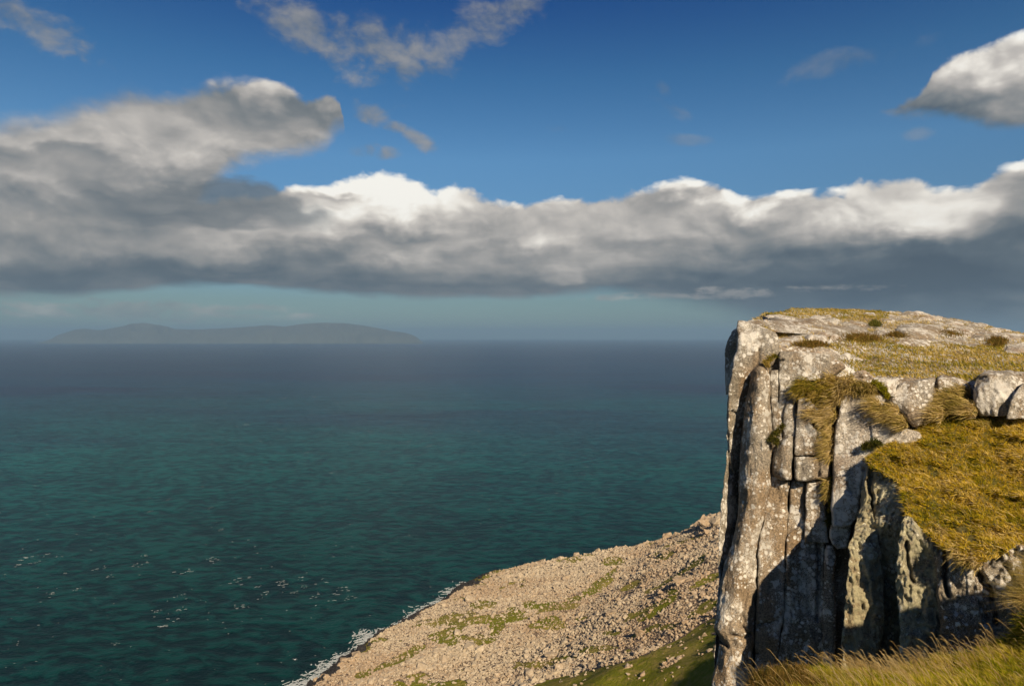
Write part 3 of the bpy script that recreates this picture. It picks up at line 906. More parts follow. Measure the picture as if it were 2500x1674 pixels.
p = on_talus(1524, 1232); rock_lump('skyline_boulder', p+np.array([0, 0, 2.0]), (4.8, 4.2, 4.4), SCREE, 'squarish block standing on the seaward edge of the talus slope', 'boulder', 3)
p = on_talus(1614, 1206); rock_lump('skyline_boulder', p+np.array([0, 0, 3.0]), (6.6, 5.0, 5.2), SCREE, 'large peaked boulder on the skyline of the talus beside the cliff edge', 'boulder', 12, rot=.5)
p = on_talus(1642, 1200); rock_lump('skyline_boulder', p+np.array([0, 0, 3.0]), (5, 5.0, 5.2), SCREE, 'pale boulder half hidden by the cliff edge at the top of the talus', 'boulder', 22, rot=1.5)
p = on_talus(1466, 1452); rock_lump('slope_boulder', p+np.array([0, 0, .8]), (3.0, 2.4, 3.0), SCREE, 'smooth upright boulder standing clear of the scree above the green turf', 'boulder', 31)
p = on_talus(1173, 1385); rock_lump('slope_boulder', p+np.array([0, 0, .8]), (2.6, 2.2, 1.9), SCREE, 'boulder with a dark hollow beside the small oval turf patch on the scree', 'boulder', 35)
p = on_talus(1402, 1400); rock_lump('slope_boulder', p+np.array([0, 0, .2]), (5.6, 3.6, 1.6), SCREE, 'broad low slab of rock in the middle of the scree', 'boulder', 38)
p = on_talus(1265, 1500); rock_lump('slope_boulder', p+np.array([0, 0, .2]), (5.4, 2.6, 1.4), SCREE, 'long flat slab of rock above the bottom strip of turf', 'boulder', 39)
p = on_talus(815, 1500); rock_lump('shore_block', p+np.array([0, 0, .5]), (4.6, 3.6, 3.2), SCREE, 'pale flat-topped block at the shore beside the white surf', 'rock', 41)
p = on_talus(836, 1488); rock_lump('shore_block', p+np.array([-2, 2, 0]), (4.0, 3.4, 3.4), WET, 'black block in the surf next to the pale flat-topped block', 'rock', 44)

# ------------------------------------------------------------------ surf and whitecaps
def foam_mat():
    m, g, b, out = new_mat('sea_foam')
    g.put(b.inputs['Base Color'], g.mix(g.noise(pos(g), .8, 4, .6), (.16, .19, .20), (.40, .42, .42)))
    b.inputs['Roughness'].default_value = .8
    return m
FOAM = foam_mat()
def foam_shape(cx, cy, L, W, rot, n=9, z=.12, jag=.45):
    """a torn lens of foam: two ragged edges"""
    t = np.linspace(-1, 1, n); w = W*(1-t*t)**.6
    up = w*(1+jag*rng.normal(0, 1, n)); dn = -w*(1+jag*rng.normal(0, 1, n))*.8
    mid_ = W*.8*rng.normal(0, .6, n).cumsum()/2
    c, s = cos(rot), sin(rot)
    def pt(a, b, h): return np.stack([cx + a*c - b*s, cy + a*s + b*c, SEA + h + 0*a], -1)
    V = np.concatenate([pt(t*L, dn+mid_, z*.3), pt(t*L, mid_, z+W*.25), pt(t*L, up+mid_, z*.3)])
    return V, grid_faces(3, n)
def foam():
    VV, FF, off = [], [], 0
    def add(*a, **k):
        nonlocal off
        V, q = foam_shape(*a, **k); VV.append(V); FF.append(q+off); off += len(V)
    # breaking crests where the photograph has them
    crests = [(60, 1280, 20), (45, 1290, 8), (88, 1283, 8), (540, 1329, 18), (590, 1340, 9), (632, 1343, 20), (640, 1330, 10), (716, 1363, 12), (762, 1376, 24), (545, 1387, 12), (405, 1395, 14), (412, 1363, 10),
              (430, 1305, 16), (318, 1290, 12), (490, 1277, 14), (250, 1318, 7), (180, 1345, 7), (745, 1327, 14), (262, 1471, 8), (350, 1405, 14), (385, 1424, 18), (120, 1355, 8), (670, 1355, 10), (700, 1340, 9),
              (610, 1360, 12), (780, 1350, 14), (800, 1366, 10), (575, 1318, 10), (690, 1320, 8), (330, 1270, 9), (225, 1300, 8), (150, 1310, 6), (565, 970, 9), (645, 981, 7), (980, 1018, 8), (650, 910, 6), (720, 908, 5),
              (610, 915, 5), (760, 1080, 6), (380, 1143, 5), (480, 1160, 5), (505, 1210, 5), (340, 1170, 5), (985, 990, 6), (930, 1010, 6), (845, 985, 5), (1095, 985, 5), (1200, 1040, 4), (700, 1035, 5)]
    for u, v, w in crests:
        Y = SEA*F/(CV-v); sc = Y/F
        for _ in range(R.randint(4, 9)):
            add((u-CU)*sc + R.gauss(0, w*.6)*sc, Y + R.gauss(0, w*.5)*sc*2.0, w*sc*R.uniform(.07, .32), w*sc*R.uniform(.012, .045), R.uniform(-.1, .7), n=10)
    for _ in range(600):          # small ones, thinning out with distance
        v = CV + 800*R.random()**.8*.95 + 60; u = R.uniform(-60, 1640)
        if R.random() > .35 + .5*(vnoise(np.array([[u*.008, v*.012, 3.]]))[0] > .1): continue
        Y = SEA*F/(CV-v); sc = Y/F
        if talus_z(np.array([(u-CU)*sc]), np.array([Y]))[1][0] > -14: continue
        w = R.uniform(.8, 2.2)
        add((u-CU)*sc, Y, w*sc*R.uniform(.6, 1.2), w*sc*R.uniform(.07, .18), R.uniform(-.2, .6), n=6)
    tag(mesh_obj('whitecaps', np.concatenate(VV), [np.concatenate(FF)], FOAM), kind='stuff')
    # surf along the waterline
    VV.clear(); FF.clear(); off = 0
    for k in range(4200):
        t = R.uniform(-170, 176)
        strength = .5+.5*vnoise(np.array([[t*.045, 1., 2.]]))[0]
        if R.random() > strength+.25: continue
        o = -abs(R.gauss(0, 2.2 + 4.5*strength)) + 2.6
        b_ = LA + LD*t
        # follow the wavy shoreline
        x, y = b_ ; _, s = talus_z(np.array([x]), np.array([y])); b_ = b_ - LN*s[0]
        x, y = b_ + LN*o
        sz = R.uniform(.4, 1.4)
        add(x, y, sz*R.uniform(.8, 2.2), sz*R.uniform(.15, .5), atan2(LD[1], LD[0])+R.gauss(0, .7), n=6, z=.35)
    tag(mesh_obj('surf', np.concatenate(VV), [np.concatenate(FF)], FOAM), kind='stuff')
foam()

#=====CLIFF
# ------------------------------------------------------------------ the headland: core, plateau, columns
cliff = empty('cliff', tuple(world(1900, 870, 19.5)))
tag(cliff, kind='structure')
CLOC = np.array(cliff.location)
SAMP = {}
def face_depth(u, v):
    return np.interp(u, [1640, 1700, 1760, 1820, 1900, 2000, 2110], [18.85, 18.55, 18.3, 18.1, 17.8, 17.3, 16.9]) - (v-850)*.0016
def piece(name, rows, mat=None, label=None, **k):
    # the face is one nearly even wall: its blocks stand only a little proud of one another
    mu = np.mean([(r[1]+r[2])/2 for r in rows]); md = np.mean([(r[3]+r[4])/2 for r in rows])
    if name in ('rock_column', 'rock_block', 'rock_slab') and mu < 2060 and not (mu < 1705 and md > 19.2) and mat not in (ROCKD, ROCKC):
        if max(r[0] for r in rows) > 880 or md < 19.6:
            rows = [(v, a, b, face_depth(a, v) + .38*(c-face_depth(a, v)), face_depth(b, v) + .38*(d-face_depth(b, v))) for v, a, b, c, d in rows]
    elif mu < 1745 and mat not in (ROCKD, ROCKC) and name == 'rock_column':
        dd = 1.36 if mu < 1690 and max(r[0] for r in rows) > 1000 else 1.05
        rows = [(v, a, b, c-dd, d-dd) for v, a, b, c, d in rows]
    o = strip(name, rows, mat or ROCKG, None, samp=SAMP, **k)
    o.parent = cliff; o.matrix_parent_inverse.identity(); o.location = tuple(-CLOC)
    if label: o['label'] = label
    return o

# dark core behind the joints
piece('cliff_core', [(v_, a_, b_, face_depth(a_, v_) + .75, (face_depth(b_, v_) + .55) if b_ < 2100 else e_) for v_, a_, b_, e_ in
      [(790, 1706, 1760, 0), (812, 1702, 1800, 0), (850, 1702, 1860, 0), (880, 1700, 2020, 0), (905, 1700, 2060, 0), (930, 1700, 2440, 18.9), (1000, 1695, 2440, 18.2), (1150, 1690, 2440, 16.6), (1300, 1682, 2460, 15.4), (1500, 1672, 2500, 14.8), (2200, 1650, 2700, 14)]],
      ROCKC, T=6, step=9, amp=.05)
# outer pinnacle
piece('rock_column', [(752, 1686, 1694, 20.9, 20.5), (765, 1672, 1694, 21.2, 20.6), (785, 1662, 1690, 21.2, 20.7), (812, 1657, 1684, 21.2, 20.8), (850, 1658, 1679, 21.2, 20.8), (903, 1660, 1668, 21.2, 21)], ROCKG,
      R=10, wob=1.2, T=2.5)
piece('rock_column', [(735, 1688, 1712, 21.2, 21), (752, 1686, 1758, 20.9, 20.4), (764, 1687, 1777, 20.4, 19.9), (783, 1685, 1783, 20.2, 19.7), (802, 1682, 1780, 20.1, 19.5), (826, 1678, 1772, 20.1, 19.5), (860, 1672, 1740, 20.1, 19.8), (890, 1668, 1725, 20.2, 20.2)],
      ROCKG, R=13, Rt=10, Rb=3, wob=1.6, amp=.045, T=2.2, label='broad smooth rounded head of the outer rock column', cracks=[([(1738, 800), (1733, 840)], .12, 2.5)])
piece('rock_column', [(845, 1675, 1728, 20.25, 20.4), (901, 1665, 1716, 20.3, 20.5), (937, 1663, 1712, 20.3, 20.6), (1017, 1663, 1705, 20.2, 20.8), (1050, 1662, 1700, 20.2, 20.8), (1090, 1657, 1697, 20.2, 20.8), (1129, 1652, 1695, 20.1, 20.7), (1180, 1648, 1692, 20, 20.6),
                      (1276, 1643, 1680, 19.8, 20.4), (1340, 1644, 1665, 19.6, 20), (1400, 1638, 1660, 19.4, 20), (1600, 1632, 1660, 19.2, 20)], ROCK, R=9, Rt=2, wob=1.5, T=2.5, amp=.07,
      cracks=[([(1663, 903), (1662, 935), (1664, 1010), (1672, 1083)], .2, 2.5), ([(1670, 941), (1678, 938), (1688, 944)], .2, 2)])
# the tall protruding column that swells towards its foot
piece('rock_column', [(838, 1728, 1757, 19.4, 19.2), (852, 1719, 1760, 19.2, 18.95), (880, 1712, 1761, 19.1, 18.8), (908, 1708, 1762, 19.05, 18.7), (960, 1702, 1764, 18.95, 18.6), (1017, 1697, 1767, 18.85, 18.5), (1060, 1694, 1768, 18.75, 18.4), (1110, 1691, 1764, 18.6, 18.3),
                      (1180, 1686, 1748, 18.4, 18.15), (1230, 1677, 1736, 18.2, 18.0), (1276, 1662, 1733, 18.1, 17.9), (1310, 1652, 1731, 18.0, 17.8), (1372, 1643, 1729, 17.9, 17.7), (1412, 1636, 1726, 17.8, 17.6), (1430, 1633, 1726, 17.7, 17.5), (1447, 1635, 1726, 17.6, 17.45),
                      (1465, 1642, 1725, 17.75, 17.5), (1500, 1640, 1724, 17.7, 17.5), (1544, 1631, 1724, 17.5, 17.4), (1600, 1624, 1726, 17.3, 17.2), (2600, 1560, 1760, 15.5, 15.3)],
      ROCKT, R=22, Rt=16, wob=2.0, amp=.06, bulge=.25, T=3, label='tall pale brown column swelling towards its foot, streaked with white lichen',
      cracks=[([(1634, 1447), (1650, 1462), (1664, 1478)], .35, 4), ([(1672, 1450), (1690, 1456), (1716, 1452)], .14, 4), ([(1702, 955), (1712, 952)], .2, 2), ([(1695, 1433), (1716, 1450)], .12, 2.5), ([(1706, 1340), (1700, 1400), (1693, 1430)], .10, 7)])
# narrow columns between the cracks
piece('rock_column', [(846, 1762, 1779, 19.3, 19.1), (870, 1761, 1779, 19.2, 19.05), (908, 1763, 1779, 19.0, 18.9), (960, 1766, 1790, 18.85, 18.8), (1040, 1768, 1792, 18.75, 18.7), (1085, 1764, 1784, 18.6, 18.6), (1110, 1762, 1790, 18.6, 18.5)], ROCKG, R=6, wob=1.2)
piece('rock_column', [(803, 1784, 1800, 19.5, 19.6), (806, 1782, 1850, 19.35, 19.2), (812, 1781, 1895, 19.3, 18.8), (826, 1780, 1920, 19.2, 18.5), (840, 1780, 1934, 19.15, 18.35), (852, 1780, 1917, 19.1, 18.4), (868, 1780, 1882, 19.0, 18.5), (874, 1781, 1826, 19, 18.8),
                      (920, 1781, 1822, 18.9, 18.8), (960, 1783, 1820, 18.8, 18.7), (1000, 1788, 1815, 18.8, 18.8), (1020, 1790, 1800, 18.8, 18.8)], ROCKG, R=9, Rt=7, wob=1.8, amp=.04,
      label='wide lip block dotted with big white lichen spots, narrowing downwards', cracks=[([(1820, 872), (1822, 900)], .15, 3), ([(1780, 825), (1792, 822)], .15, 2.5)])
piece('rock_block', [(921, 1799, 1806, 18.7, 18.6), (930, 1795, 1821, 18.6, 18.45), (955, 1792, 1822, 18.5, 18.4), (985, 1791, 1820, 18.45, 18.35), (1005, 1790, 1815, 18.4, 18.35), (1020, 1796, 1812, 18.4, 18.3)], ROCKG, R=6, Rt=4, Rb=2, wob=1.2)
piece('rock_block', [(996, 1797, 1815, 18.10, 17.95), (1010, 1782, 1815, 18.10, 17.75), (1036, 1770, 1813, 18.05, 17.70), (1060, 1767, 1812, 18.05, 17.65), (1078, 1766, 1811, 18.05, 17.65), (1090, 1772, 1811, 18.00, 17.70), (1099, 1786, 1809, 17.95, 17.75)], ROCKG,
      R=14, Rt=5, Rb=7, wob=1.0, bulge=.15, label='rounded block bulging out with a curved left side')
piece('rock_block', [(907, 1826, 1838, 18.10, 18.00), (913, 1824, 1850, 18.00, 17.80), (925, 1823, 1860, 17.95, 17.75), (937, 1822, 1872, 17.90, 17.70), (948, 1822, 1849, 17.90, 17.80), (965, 1821, 1856, 17.85, 17.70), (978, 1820, 1862, 17.80, 17.60), (990, 1818, 1880, 17.70, 17.50),
                     (1010, 1817, 1884, 17.65, 17.50), (1030, 1816, 1890, 17.60, 17.45), (1041, 1818, 1896, 17.60, 17.50)], ROCKG, R=7, Rt=5, Rb=1.5, wob=1.4, amp=.04, cracks=[([(1870, 985), (1874, 1040)], .1, 2)])
piece('rock_block', [(1044, 1818, 1850, 17.60, 17.50), (1050, 1817, 1898, 17.55, 17.40), (1070, 1816, 1900, 17.50, 17.35), (1090, 1816, 1900, 17.50, 17.40), (1096, 1819, 1868, 17.50, 17.50), (1102, 1828, 1846, 17.55, 17.55)], ROCKG, R=7, Rt=2, Rb=5, wob=1.2, bulge=.08,
      cracks=[([(1874, 1044), (1872, 1090)], .1, 2)])
piece('rock_block', [(1097, 1783, 1806, 18.3, 18.2), (1110, 1780, 1806, 18.25, 18.15), (1123, 1780, 1803, 18.25, 18.15), (1132, 1790, 1802, 18.25, 18.2), (1138, 1797, 1801, 18.3, 18.25)], ROCKG, R=5, Rb=3, wob=1.0)
piece('rock_column', [(1096, 1812, 1842, 18.4, 18.4), (1130, 1806, 1841, 18.3, 18.3), (1180, 1803, 1840, 18.2, 18.2), (1230, 1798, 1840, 18.1, 18.1), (1250, 1796, 1838, 18.1, 18.1)], ROCKG, R=7, Rb=2, wob=1.6)
piece('rock_column', [(1094, 1845, 1884, 17.90, 17.75), (1110, 1844, 1886, 17.85, 17.75), (1150, 1842, 1888, 17.75, 17.65), (1200, 1841, 1892, 17.65, 17.55), (1240, 1840, 1895, 17.65, 17.55)], ROCKG, R=6, Rb=2, wob=1.4)
# flat face right of the tall column
piece('rock_column', [(1092, 1764, 1785, 18.5, 18.4), (1140, 1752, 1800, 18.4, 18.2), (1180, 1748, 1802, 18.2, 18.1), (1228, 1738, 1798, 18.05, 18.0), (1252, 1735, 1796, 17.95, 17.95), (1340, 1732, 1796, 17.8, 17.8), (1420, 1728, 1792, 17.7, 17.7), (1445, 1727, 1786, 17.6, 17.65),
                      (1500, 1725, 1780, 17.6, 17.6), (1600, 1728, 1770, 17.4, 17.4), (2600, 1765, 1830, 15.6, 15.6)], ROCKT, R=8, wob=1.6, amp=.05, label='flat brown face with a large ring-shaped white lichen patch',
      cracks=[([(1734, 1428), (1755, 1424), (1776, 1414)], .12, 2.5), ([(1724, 1492), (1731, 1494)], .2, 2)])
# dark wall in the shade
piece('rock_column', [(1190, 1842, 1890, 18.1, 18.0), (1225, 1800, 1888, 18.1, 17.9), (1260, 1797, 1886, 18.0, 17.85), (1340, 1795, 1886, 17.9, 17.8), (1420, 1792, 1884, 17.8, 17.7), (1500, 1778, 1884, 17.7, 17.6), (1600, 1772, 1884, 17.6, 17.5), (2400, 1830, 1890, 16, 16)],
      ROCK, R=8, wob=2, amp=.09, rough=.03, cracks=[([(1872, 1220), (1874, 1300), (1870, 1420)], .2, 4)])
piece('rock_column', [(1246, 1890, 1906, 17.60, 17.50), (1262, 1887, 1912, 17.50, 17.40), (1330, 1884, 1908, 17.40, 17.30), (1400, 1882, 1912, 17.35, 17.30), (1520, 1880, 1910, 17.30, 17.20), (1620, 1878, 1910, 17.20, 17.10)], ROCK, R=7, wob=1.6)
piece('rock_block', [(1196, 1904, 1944, 17.1, 16.9), (1206, 1900, 1948, 17.0, 16.8), (1225, 1898, 1944, 17.0, 16.8), (1240, 1900, 1940, 17.0, 16.9), (1256, 1914, 1936, 17.0, 16.9)], ROCKG, R=7, wob=1.4)
piece('rock_column', [(1250, 1908, 1936, 18.2, 18.0), (1400, 1906, 1932, 18.1, 18.0), (1600, 1904, 1930, 18, 17.9)], ROCKD, R=5, wob=1.5)
# the big pale slab
piece('rock_slab', [(902, 1926, 1990, 17.6, 17.3), (904, 1925, 2022, 17.5, 17.1), (914, 1923, 2027, 17.4, 17.0), (930, 1921, 2014, 17.3, 17.0), (945, 1919, 2000, 17.2, 16.95), (960, 1915, 1996, 17.15, 16.85), (985, 1911, 1996, 17.05, 16.7), (1010, 1908, 1998, 17.0, 16.5), (1033, 1905, 2000, 16.95, 16.35),
                     (1060, 1904, 1990, 16.9, 16.2), (1100, 1903, 1985, 16.8, 16.1), (1140, 1902, 1976, 16.7, 16.1), (1170, 1901, 1966, 16.7, 16.2), (1196, 1902, 1952, 16.7, 16.4), (1206, 1906, 1944, 16.7, 16.5)],
      ROCKP, R=7, Rt=5, Rb=5, wob=1.6, amp=.03, rough=.012, groove=.6, label='big smooth pale slab standing upright in the middle of the face', cracks=[([(2000-25, 1070), (1972, 1110), (1970, 1160)], .1, 2.5), ([(1936, 1104), (1947, 1124)], .1, 2)])
piece('rock_slab', [(955, 1994, 2008, 16.85, 16.75), (960, 1993, 2024, 16.8, 16.6), (968, 1993, 2048, 16.8, 16.5), (978, 1993, 2070, 16.75, 16.4), (988, 1994, 2104, 16.7, 16.2), (1000, 1994, 2110, 16.6, 16.1), (1020, 1994, 2070, 16.5, 16.1), (1045, 1988, 2030, 16.35, 16.2), (1075, 1985, 2010, 16.3, 16.2),
                    (1110, 1978, 1996, 16.5, 16.4), (1130, 1970, 1985, 16.5, 16.5)], ROCKP, R=6, Rt=4, wob=1.6, amp=.05, rough=.02, label='pale slab thick with white lichen beside the upper edge of the grass bank')
# upper right blocks
piece('rock_block', [(862, 2136, 2141, 17.7, 17.7), (866, 2112, 2141, 17.6, 17.5), (873, 2060, 2140, 17.6, 17.3), (890, 2048, 2138, 17.5, 17.2), (912, 2034, 2134, 17.3, 17.1), (925, 2040, 2132, 17.25, 17.0), (940, 2062, 2134, 17.1, 16.95), (955, 2072, 2130, 17.0, 16.9), (968, 2084, 2114, 17.0, 16.9), (976, 2092, 2102, 17.0, 17.0)],
      ROCKG, R=10, Rt=7, Rb=5, wob=2, amp=.06, bulge=.15, label='wedge-shaped block crusted with white lichen, pointing down')
piece('rock_block', [(859, 2148, 2170, 17.9, 17.8), (864, 2144, 2194, 17.75, 17.6), (872, 2143, 2214, 17.6, 17.5), (880, 2142, 2220, 17.55, 17.5), (890, 2143, 2208, 17.5, 17.5), (898, 2144, 2170, 17.45, 17.5), (915, 2136, 2158, 17.3, 17.3), (935, 2134, 2150, 17.2, 17.2), (950, 2134, 2142, 17.1, 17.1)],
      ROCKG, R=8, Rt=7, wob=1.6, amp=.05, label='low rounded block left of the dark gap')
piece('rock_slab', [(866, 2008, 2052, 18.2, 17.9), (872, 2002, 2052, 18.1, 17.8), (886, 2022, 2048, 17.9, 17.7), (905, 2030, 2046, 17.7, 17.6)], ROCKP, R=4, wob=1.4)
piece('rock_slab', [(846, 1960, 1976, 18.7, 18.6), (853, 1948, 1988, 18.5, 18.4), (862, 1940, 1996, 18.35, 18.3), (870, 1938, 2004, 18.25, 18.15), (876, 1944, 2000, 18.2, 18.1)], ROCKP, R=5, wob=1.6, T=.9, cracks=[([(1940, 864), (1990, 862)], .12, 1.8), ([(1950, 856), (1984, 855)], .1, 1.6)],
      label='small pile of flaky whitish layers at the edge of the plateau turf')
# ridges in the gully
piece('rock_rib', [(1060, 1992, 2016, 16.8, 16.5), (1076, 1984, 2044, 16.5, 15.9), (1110, 1978, 2078, 16.2, 15.0), (1160, 1972, 2084, 15.7, 14.4), (1200, 1970, 2086, 15.1, 14.2), (1250, 1968, 2088, 14.9, 14.4), (1350, 1960, 2085, 14.7, 14.5), (1480, 1940, 2090, 14.5, 14.3), (1700, 1930, 2100, 13.8, 13.6)],
      ROCKL, R=5, wob=3, amp=.12, rough=.06, groove=.3, step=2.5, cracks=[([(1995, 1060), (1990, 1120), (1996, 1190)], .35, 5)])
piece('rock_rib', [(1114, 1972, 1990, 16.5, 16.3), (1150, 1968, 1994, 15.9, 15.6), (1200, 1956, 2004, 15.05, 14.9), (1243, 1943, 2012, 14.5, 14.6), (1305, 1937, 2018, 14.2, 14.4), (1373, 1932, 2024, 14.0, 14.2), (1442, 1928, 2018, 13.8, 14.0), (1500, 1924, 2010, 13.6, 13.8), (1700, 1915, 2000, 13.1, 13.3)],
      ROCKL, R=5, wob=3.2, amp=.09, rough=.055, step=2.5, label='upright rib covered in yellowish green lichen, left of the dark hollow')
piece('rock_rib', [(1180, 2072, 2088, 13.75, 13.6), (1195, 2063, 2098, 13.6, 13.4), (1225, 2055, 2128, 13.45, 13.1), (1270, 2052, 2146, 13.35, 13.0), (1332, 2050, 2150, 13.3, 13.0), (1400, 2056, 2156, 13.15, 12.9), (1480, 2060, 2166, 12.9, 12.7), (1700, 2070, 2190, 12.1, 11.9)],
      ROCKL, R=5, wob=3.2, amp=.12, rough=.055, groove=.3, step=2.5, cracks=[([(2072, 1240), (2080, 1300), (2088, 1330)], .2, 4)], label='jagged rib of lime coloured lichen right of the dark hollow')
piece('rock_rib', [(1240, 2130, 2168, 13.2, 12.9), (1262, 2134, 2186, 13.05, 12.7), (1300, 2140, 2222, 12.9, 12.4), (1350, 2142, 2236, 12.8, 12.4), (1450, 2150, 2250, 12.6, 12.2), (1700, 2170, 2280, 11.8, 11.6)], ROCK, R=8, wob=2.4, amp=.12, rough=.03,
      cracks=[([(2166, 1250), (2160, 1300), (2168, 1360)], .3, 5)])
piece('rock_rib', [(1240, 2300, 2420, 12.5, 12.2), (1262, 2262, 2440, 12.5, 12.0), (1295, 2222, 2440, 12.7, 11.8), (1350, 2212, 2440, 12.7, 11.5), (1450, 2205, 2440, 12.5, 11.2), (1560, 2205, 2460, 12.2, 10.8), (1750, 2210, 2480, 11.5, 10.2)], ROCK, R=10, wob=3, amp=.16, rough=.035, groove=.8,
      cracks=[([(2236, 1310), (2270, 1350), (2280, 1420)], .3, 6), ([(2300, 1290), (2330, 1340)], .2, 5)])

# ------------------------------------------------------------------ top of the headland
ku = [1640, 1690, 1750, 1781, 1850, 1930, 1990, 2100, 2220, 2342, 2460]
LIPV = [756, 753, 760, 803, 803, 836, 864, 870, 874, 872, 872]; LIPY = [20.9, 20.9, 20.3, 19.6, 19.5, 18.9, 18.5, 18.0, 17.9, 17.7, 17.6]
kr = [1640, 1692, 1707, 1739, 1752, 1780, 1850, 1990, 2100, 2180, 2250, 2342, 2460]
RIDV = [750, 747, 731, 724, 717, 711, 708, 708, 714, 727, 744, 762, 792]; RIDY = [21.6, 22.2, 23.4, 25, 27.5, 29.5, 31.5, 33, 33, 33, 32, 31, 30]
def top_pt(u, t):
    """t = 0 at the lip, 1 at the skyline"""
    v0, y0 = smooth_interp(u, ku, LIPV), smooth_interp(u, ku, LIPY)
    v1, y1 = smooth_interp(u, kr, RIDV), smooth_interp(u, kr, RIDY)
    tt = np.clip(t, -.2, 1)
    v = v0 + (v1-v0)*tt; Y = 1/((1/y0)*(1-tt) + (1/y1)*tt)
    P = world(u, v, Y)
    ex = np.clip(t-1, 0, None)
    lf = np.clip((1850-u)/120, 0, 1)
    P = P + np.stack([ex*(3+lf*9), ex*14*(1-lf*.75), -ex*ex*2.2-ex*.6], -1)
    P[..., 2] += .05*fbm(P*1.1, 3, .5, 31) + .10*vnoise(P*.35, 33)
    lowf = np.clip(-t, 0, None); P[..., 1] += lowf*3; P[..., 2] -= lowf*2.5
    return P
def top_t(u, v):
    v0 = smooth_interp(u, ku, LIPV); v1 = smooth_interp(u, kr, RIDV); return (v0-v)/(v0-v1)
us = np.linspace(1692, 2470, 150); ts = np.concatenate([[-.12], np.linspace(0, 1, 80), [1.1, 1.3, 1.7, 2.3, 3]])
Ug, Tg = np.meshgrid(us, ts, indexing='ij')
TOP = top_pt(Ug, Tg)
ptop = mesh_obj('plateau', TOP.reshape(-1, 3), [grid_faces(*Ug.shape)[:, ::-1]], ROCKG)
tag(ptop, kind='structure')

SLABS = [(600, 120, 270, 60), (850, 135, 330, 56), (1080, 205, 330, 90), (715, 215, 230, 50), (1590, 205, 360, 110), (1340, 215, 160, 46), (1850, 215, 260, 62), (1870, 262, 170, 60), (2090, 240, 280, 66), (2290, 330, 190, 70), (1560, 78, 240, 30),
         (1240, 76, 90, 18), (1680, 108, 200, 26), (2010, 165, 160, 26), (650, 285, 220, 44), (860, 372, 360, 40), (1080, 398, 220, 22), (475, 150, 190, 56), (860, 250, 170, 60), (1430, 120, 260, 20), (1130, 150, 200, 26), (2200, 185, 200, 30),
         (1560, 285, 260, 36), (1120, 312, 90, 14), (1010, 270, 120, 30), (1960, 300, 120, 22), (2130, 290, 150, 26), (1850, 150, 130, 18), (1400, 60, 150, 14), (560, 90, 140, 22), (900, 100, 160, 22), (700, 160, 120, 30), (380, 130, 90, 40), (2260, 250, 140, 30)]
SL_UV = []
def slabs():
    for i, (cx, cy, w, h) in enumerate(SLABS):
        u0, v0, ru, rv = 1592.6+cx*.32, 693.2+cy*.32, w*.16, h*.16
        SL_UV.append((u0, v0, ru, rv))
        nr, na = 18, 64
        r = np.linspace(0, 1.2, nr)[:, None]; a = np.linspace(0, 2*pi, na, endpoint=False)[None]
        wobb = 1 + .20*fbm(np.stack([np.cos(a)*1.3+i*7, np.sin(a)*1.3, a*0], -1), 4, .6, 40+i)
        ca, sa = np.cos(a), np.sin(a)
        sq = (np.abs(ca)**3.2+np.abs(sa)**3.2)**(-1/3.2)
        u = u0 + r*wobb*sq*ca*ru; v = v0 - r*wobb*sq*sa*rv - r*ca*R.uniform(-.1, .1)*rv
        u = np.clip(u, 1693, 2468)
        t = np.clip(top_t(u, v), -.05, 1.05)
        P = top_pt(u, t)
        hgt = min(.24, .07 + .0018*ru) * R.uniform(.7, 1.3)
        prof = np.clip(1-np.clip(r, 0, 1)**5, 0, 1)**.6
        P[..., 2] += hgt*prof*(1+.25*vnoise(P*.9, 51)) - .06 - np.clip(r-1, 0, 1)*2.6
        P[..., 2] += (.06*fbm(P*np.array([1.5, 1.5, 1.5])+i, 4, .55, 52) - .05*np.abs(vnoise(P*np.array([1.0, 2.4, 1])+i*3, 53)))*prof
        q = grid_faces(nr, na); 
        k = np.arange(nr-1)*na
        q2 = np.stack([k+na-1, k, k+na, k+2*na-1], -1)
        o = mesh_obj('rock_slab', P.reshape(-1, 3), [np.concatenate([q, q2])], ROCKG if i % 3 else ROCKP)
        o.parent = ptop
slabs()

def slab_mask(u, v, grow=1.0):
    m = np.zeros(len(u), bool)
    for u0, v0, ru, rv in SL_UV:
        m |= (np.abs((u-u0)/(ru*grow))**2.6+np.abs((v-v0)/(rv*grow))**2.6) < 1
    return m

def top_grass():
    nu_, nt_ = len(us), 81
    sub = TOP[:, 1:1+nt_].reshape(-1, 3); T = grid_tris(nu_, nt_)
    P, N = sample_tris(sub, T, count=90000)
    u, v = pix(P)
    sm = slab_mask(u, v, .93)
    green = in_poly(u, v, [(1890, 800), (1905, 783), (1935, 770), (2010, 772), (2120, 782), (2200, 790), (2300, 790), (2480, 815), (2480, 900), (1990, 900), (1930, 848), (1900, 820)])
    green |= in_poly(u, v, [(1752, 720), (1780, 700), (2040, 700), (2030, 740), (1960, 733), (1850, 728), (1790, 722)])
    dens = np.where(green, 1.0, .42 + .6*fbm(P*.8, 3, .5, 61))
    keep = (rng.random(len(P)) < dens) & (~sm | (rng.random(len(P)) < .02)) & (u < 2400)
    P, N, green = P[keep], N[keep], green[keep]
    blades('grass', P[green], N[green], GR_TOP, .095, .013, (-.45, .05, 0), .6, .6, .3)
    blades('dry_grass', P[~green], N[~green], GR_GOLD, .11, .010, (-.5, .05, 0), .6, .5, .35)
top_grass()

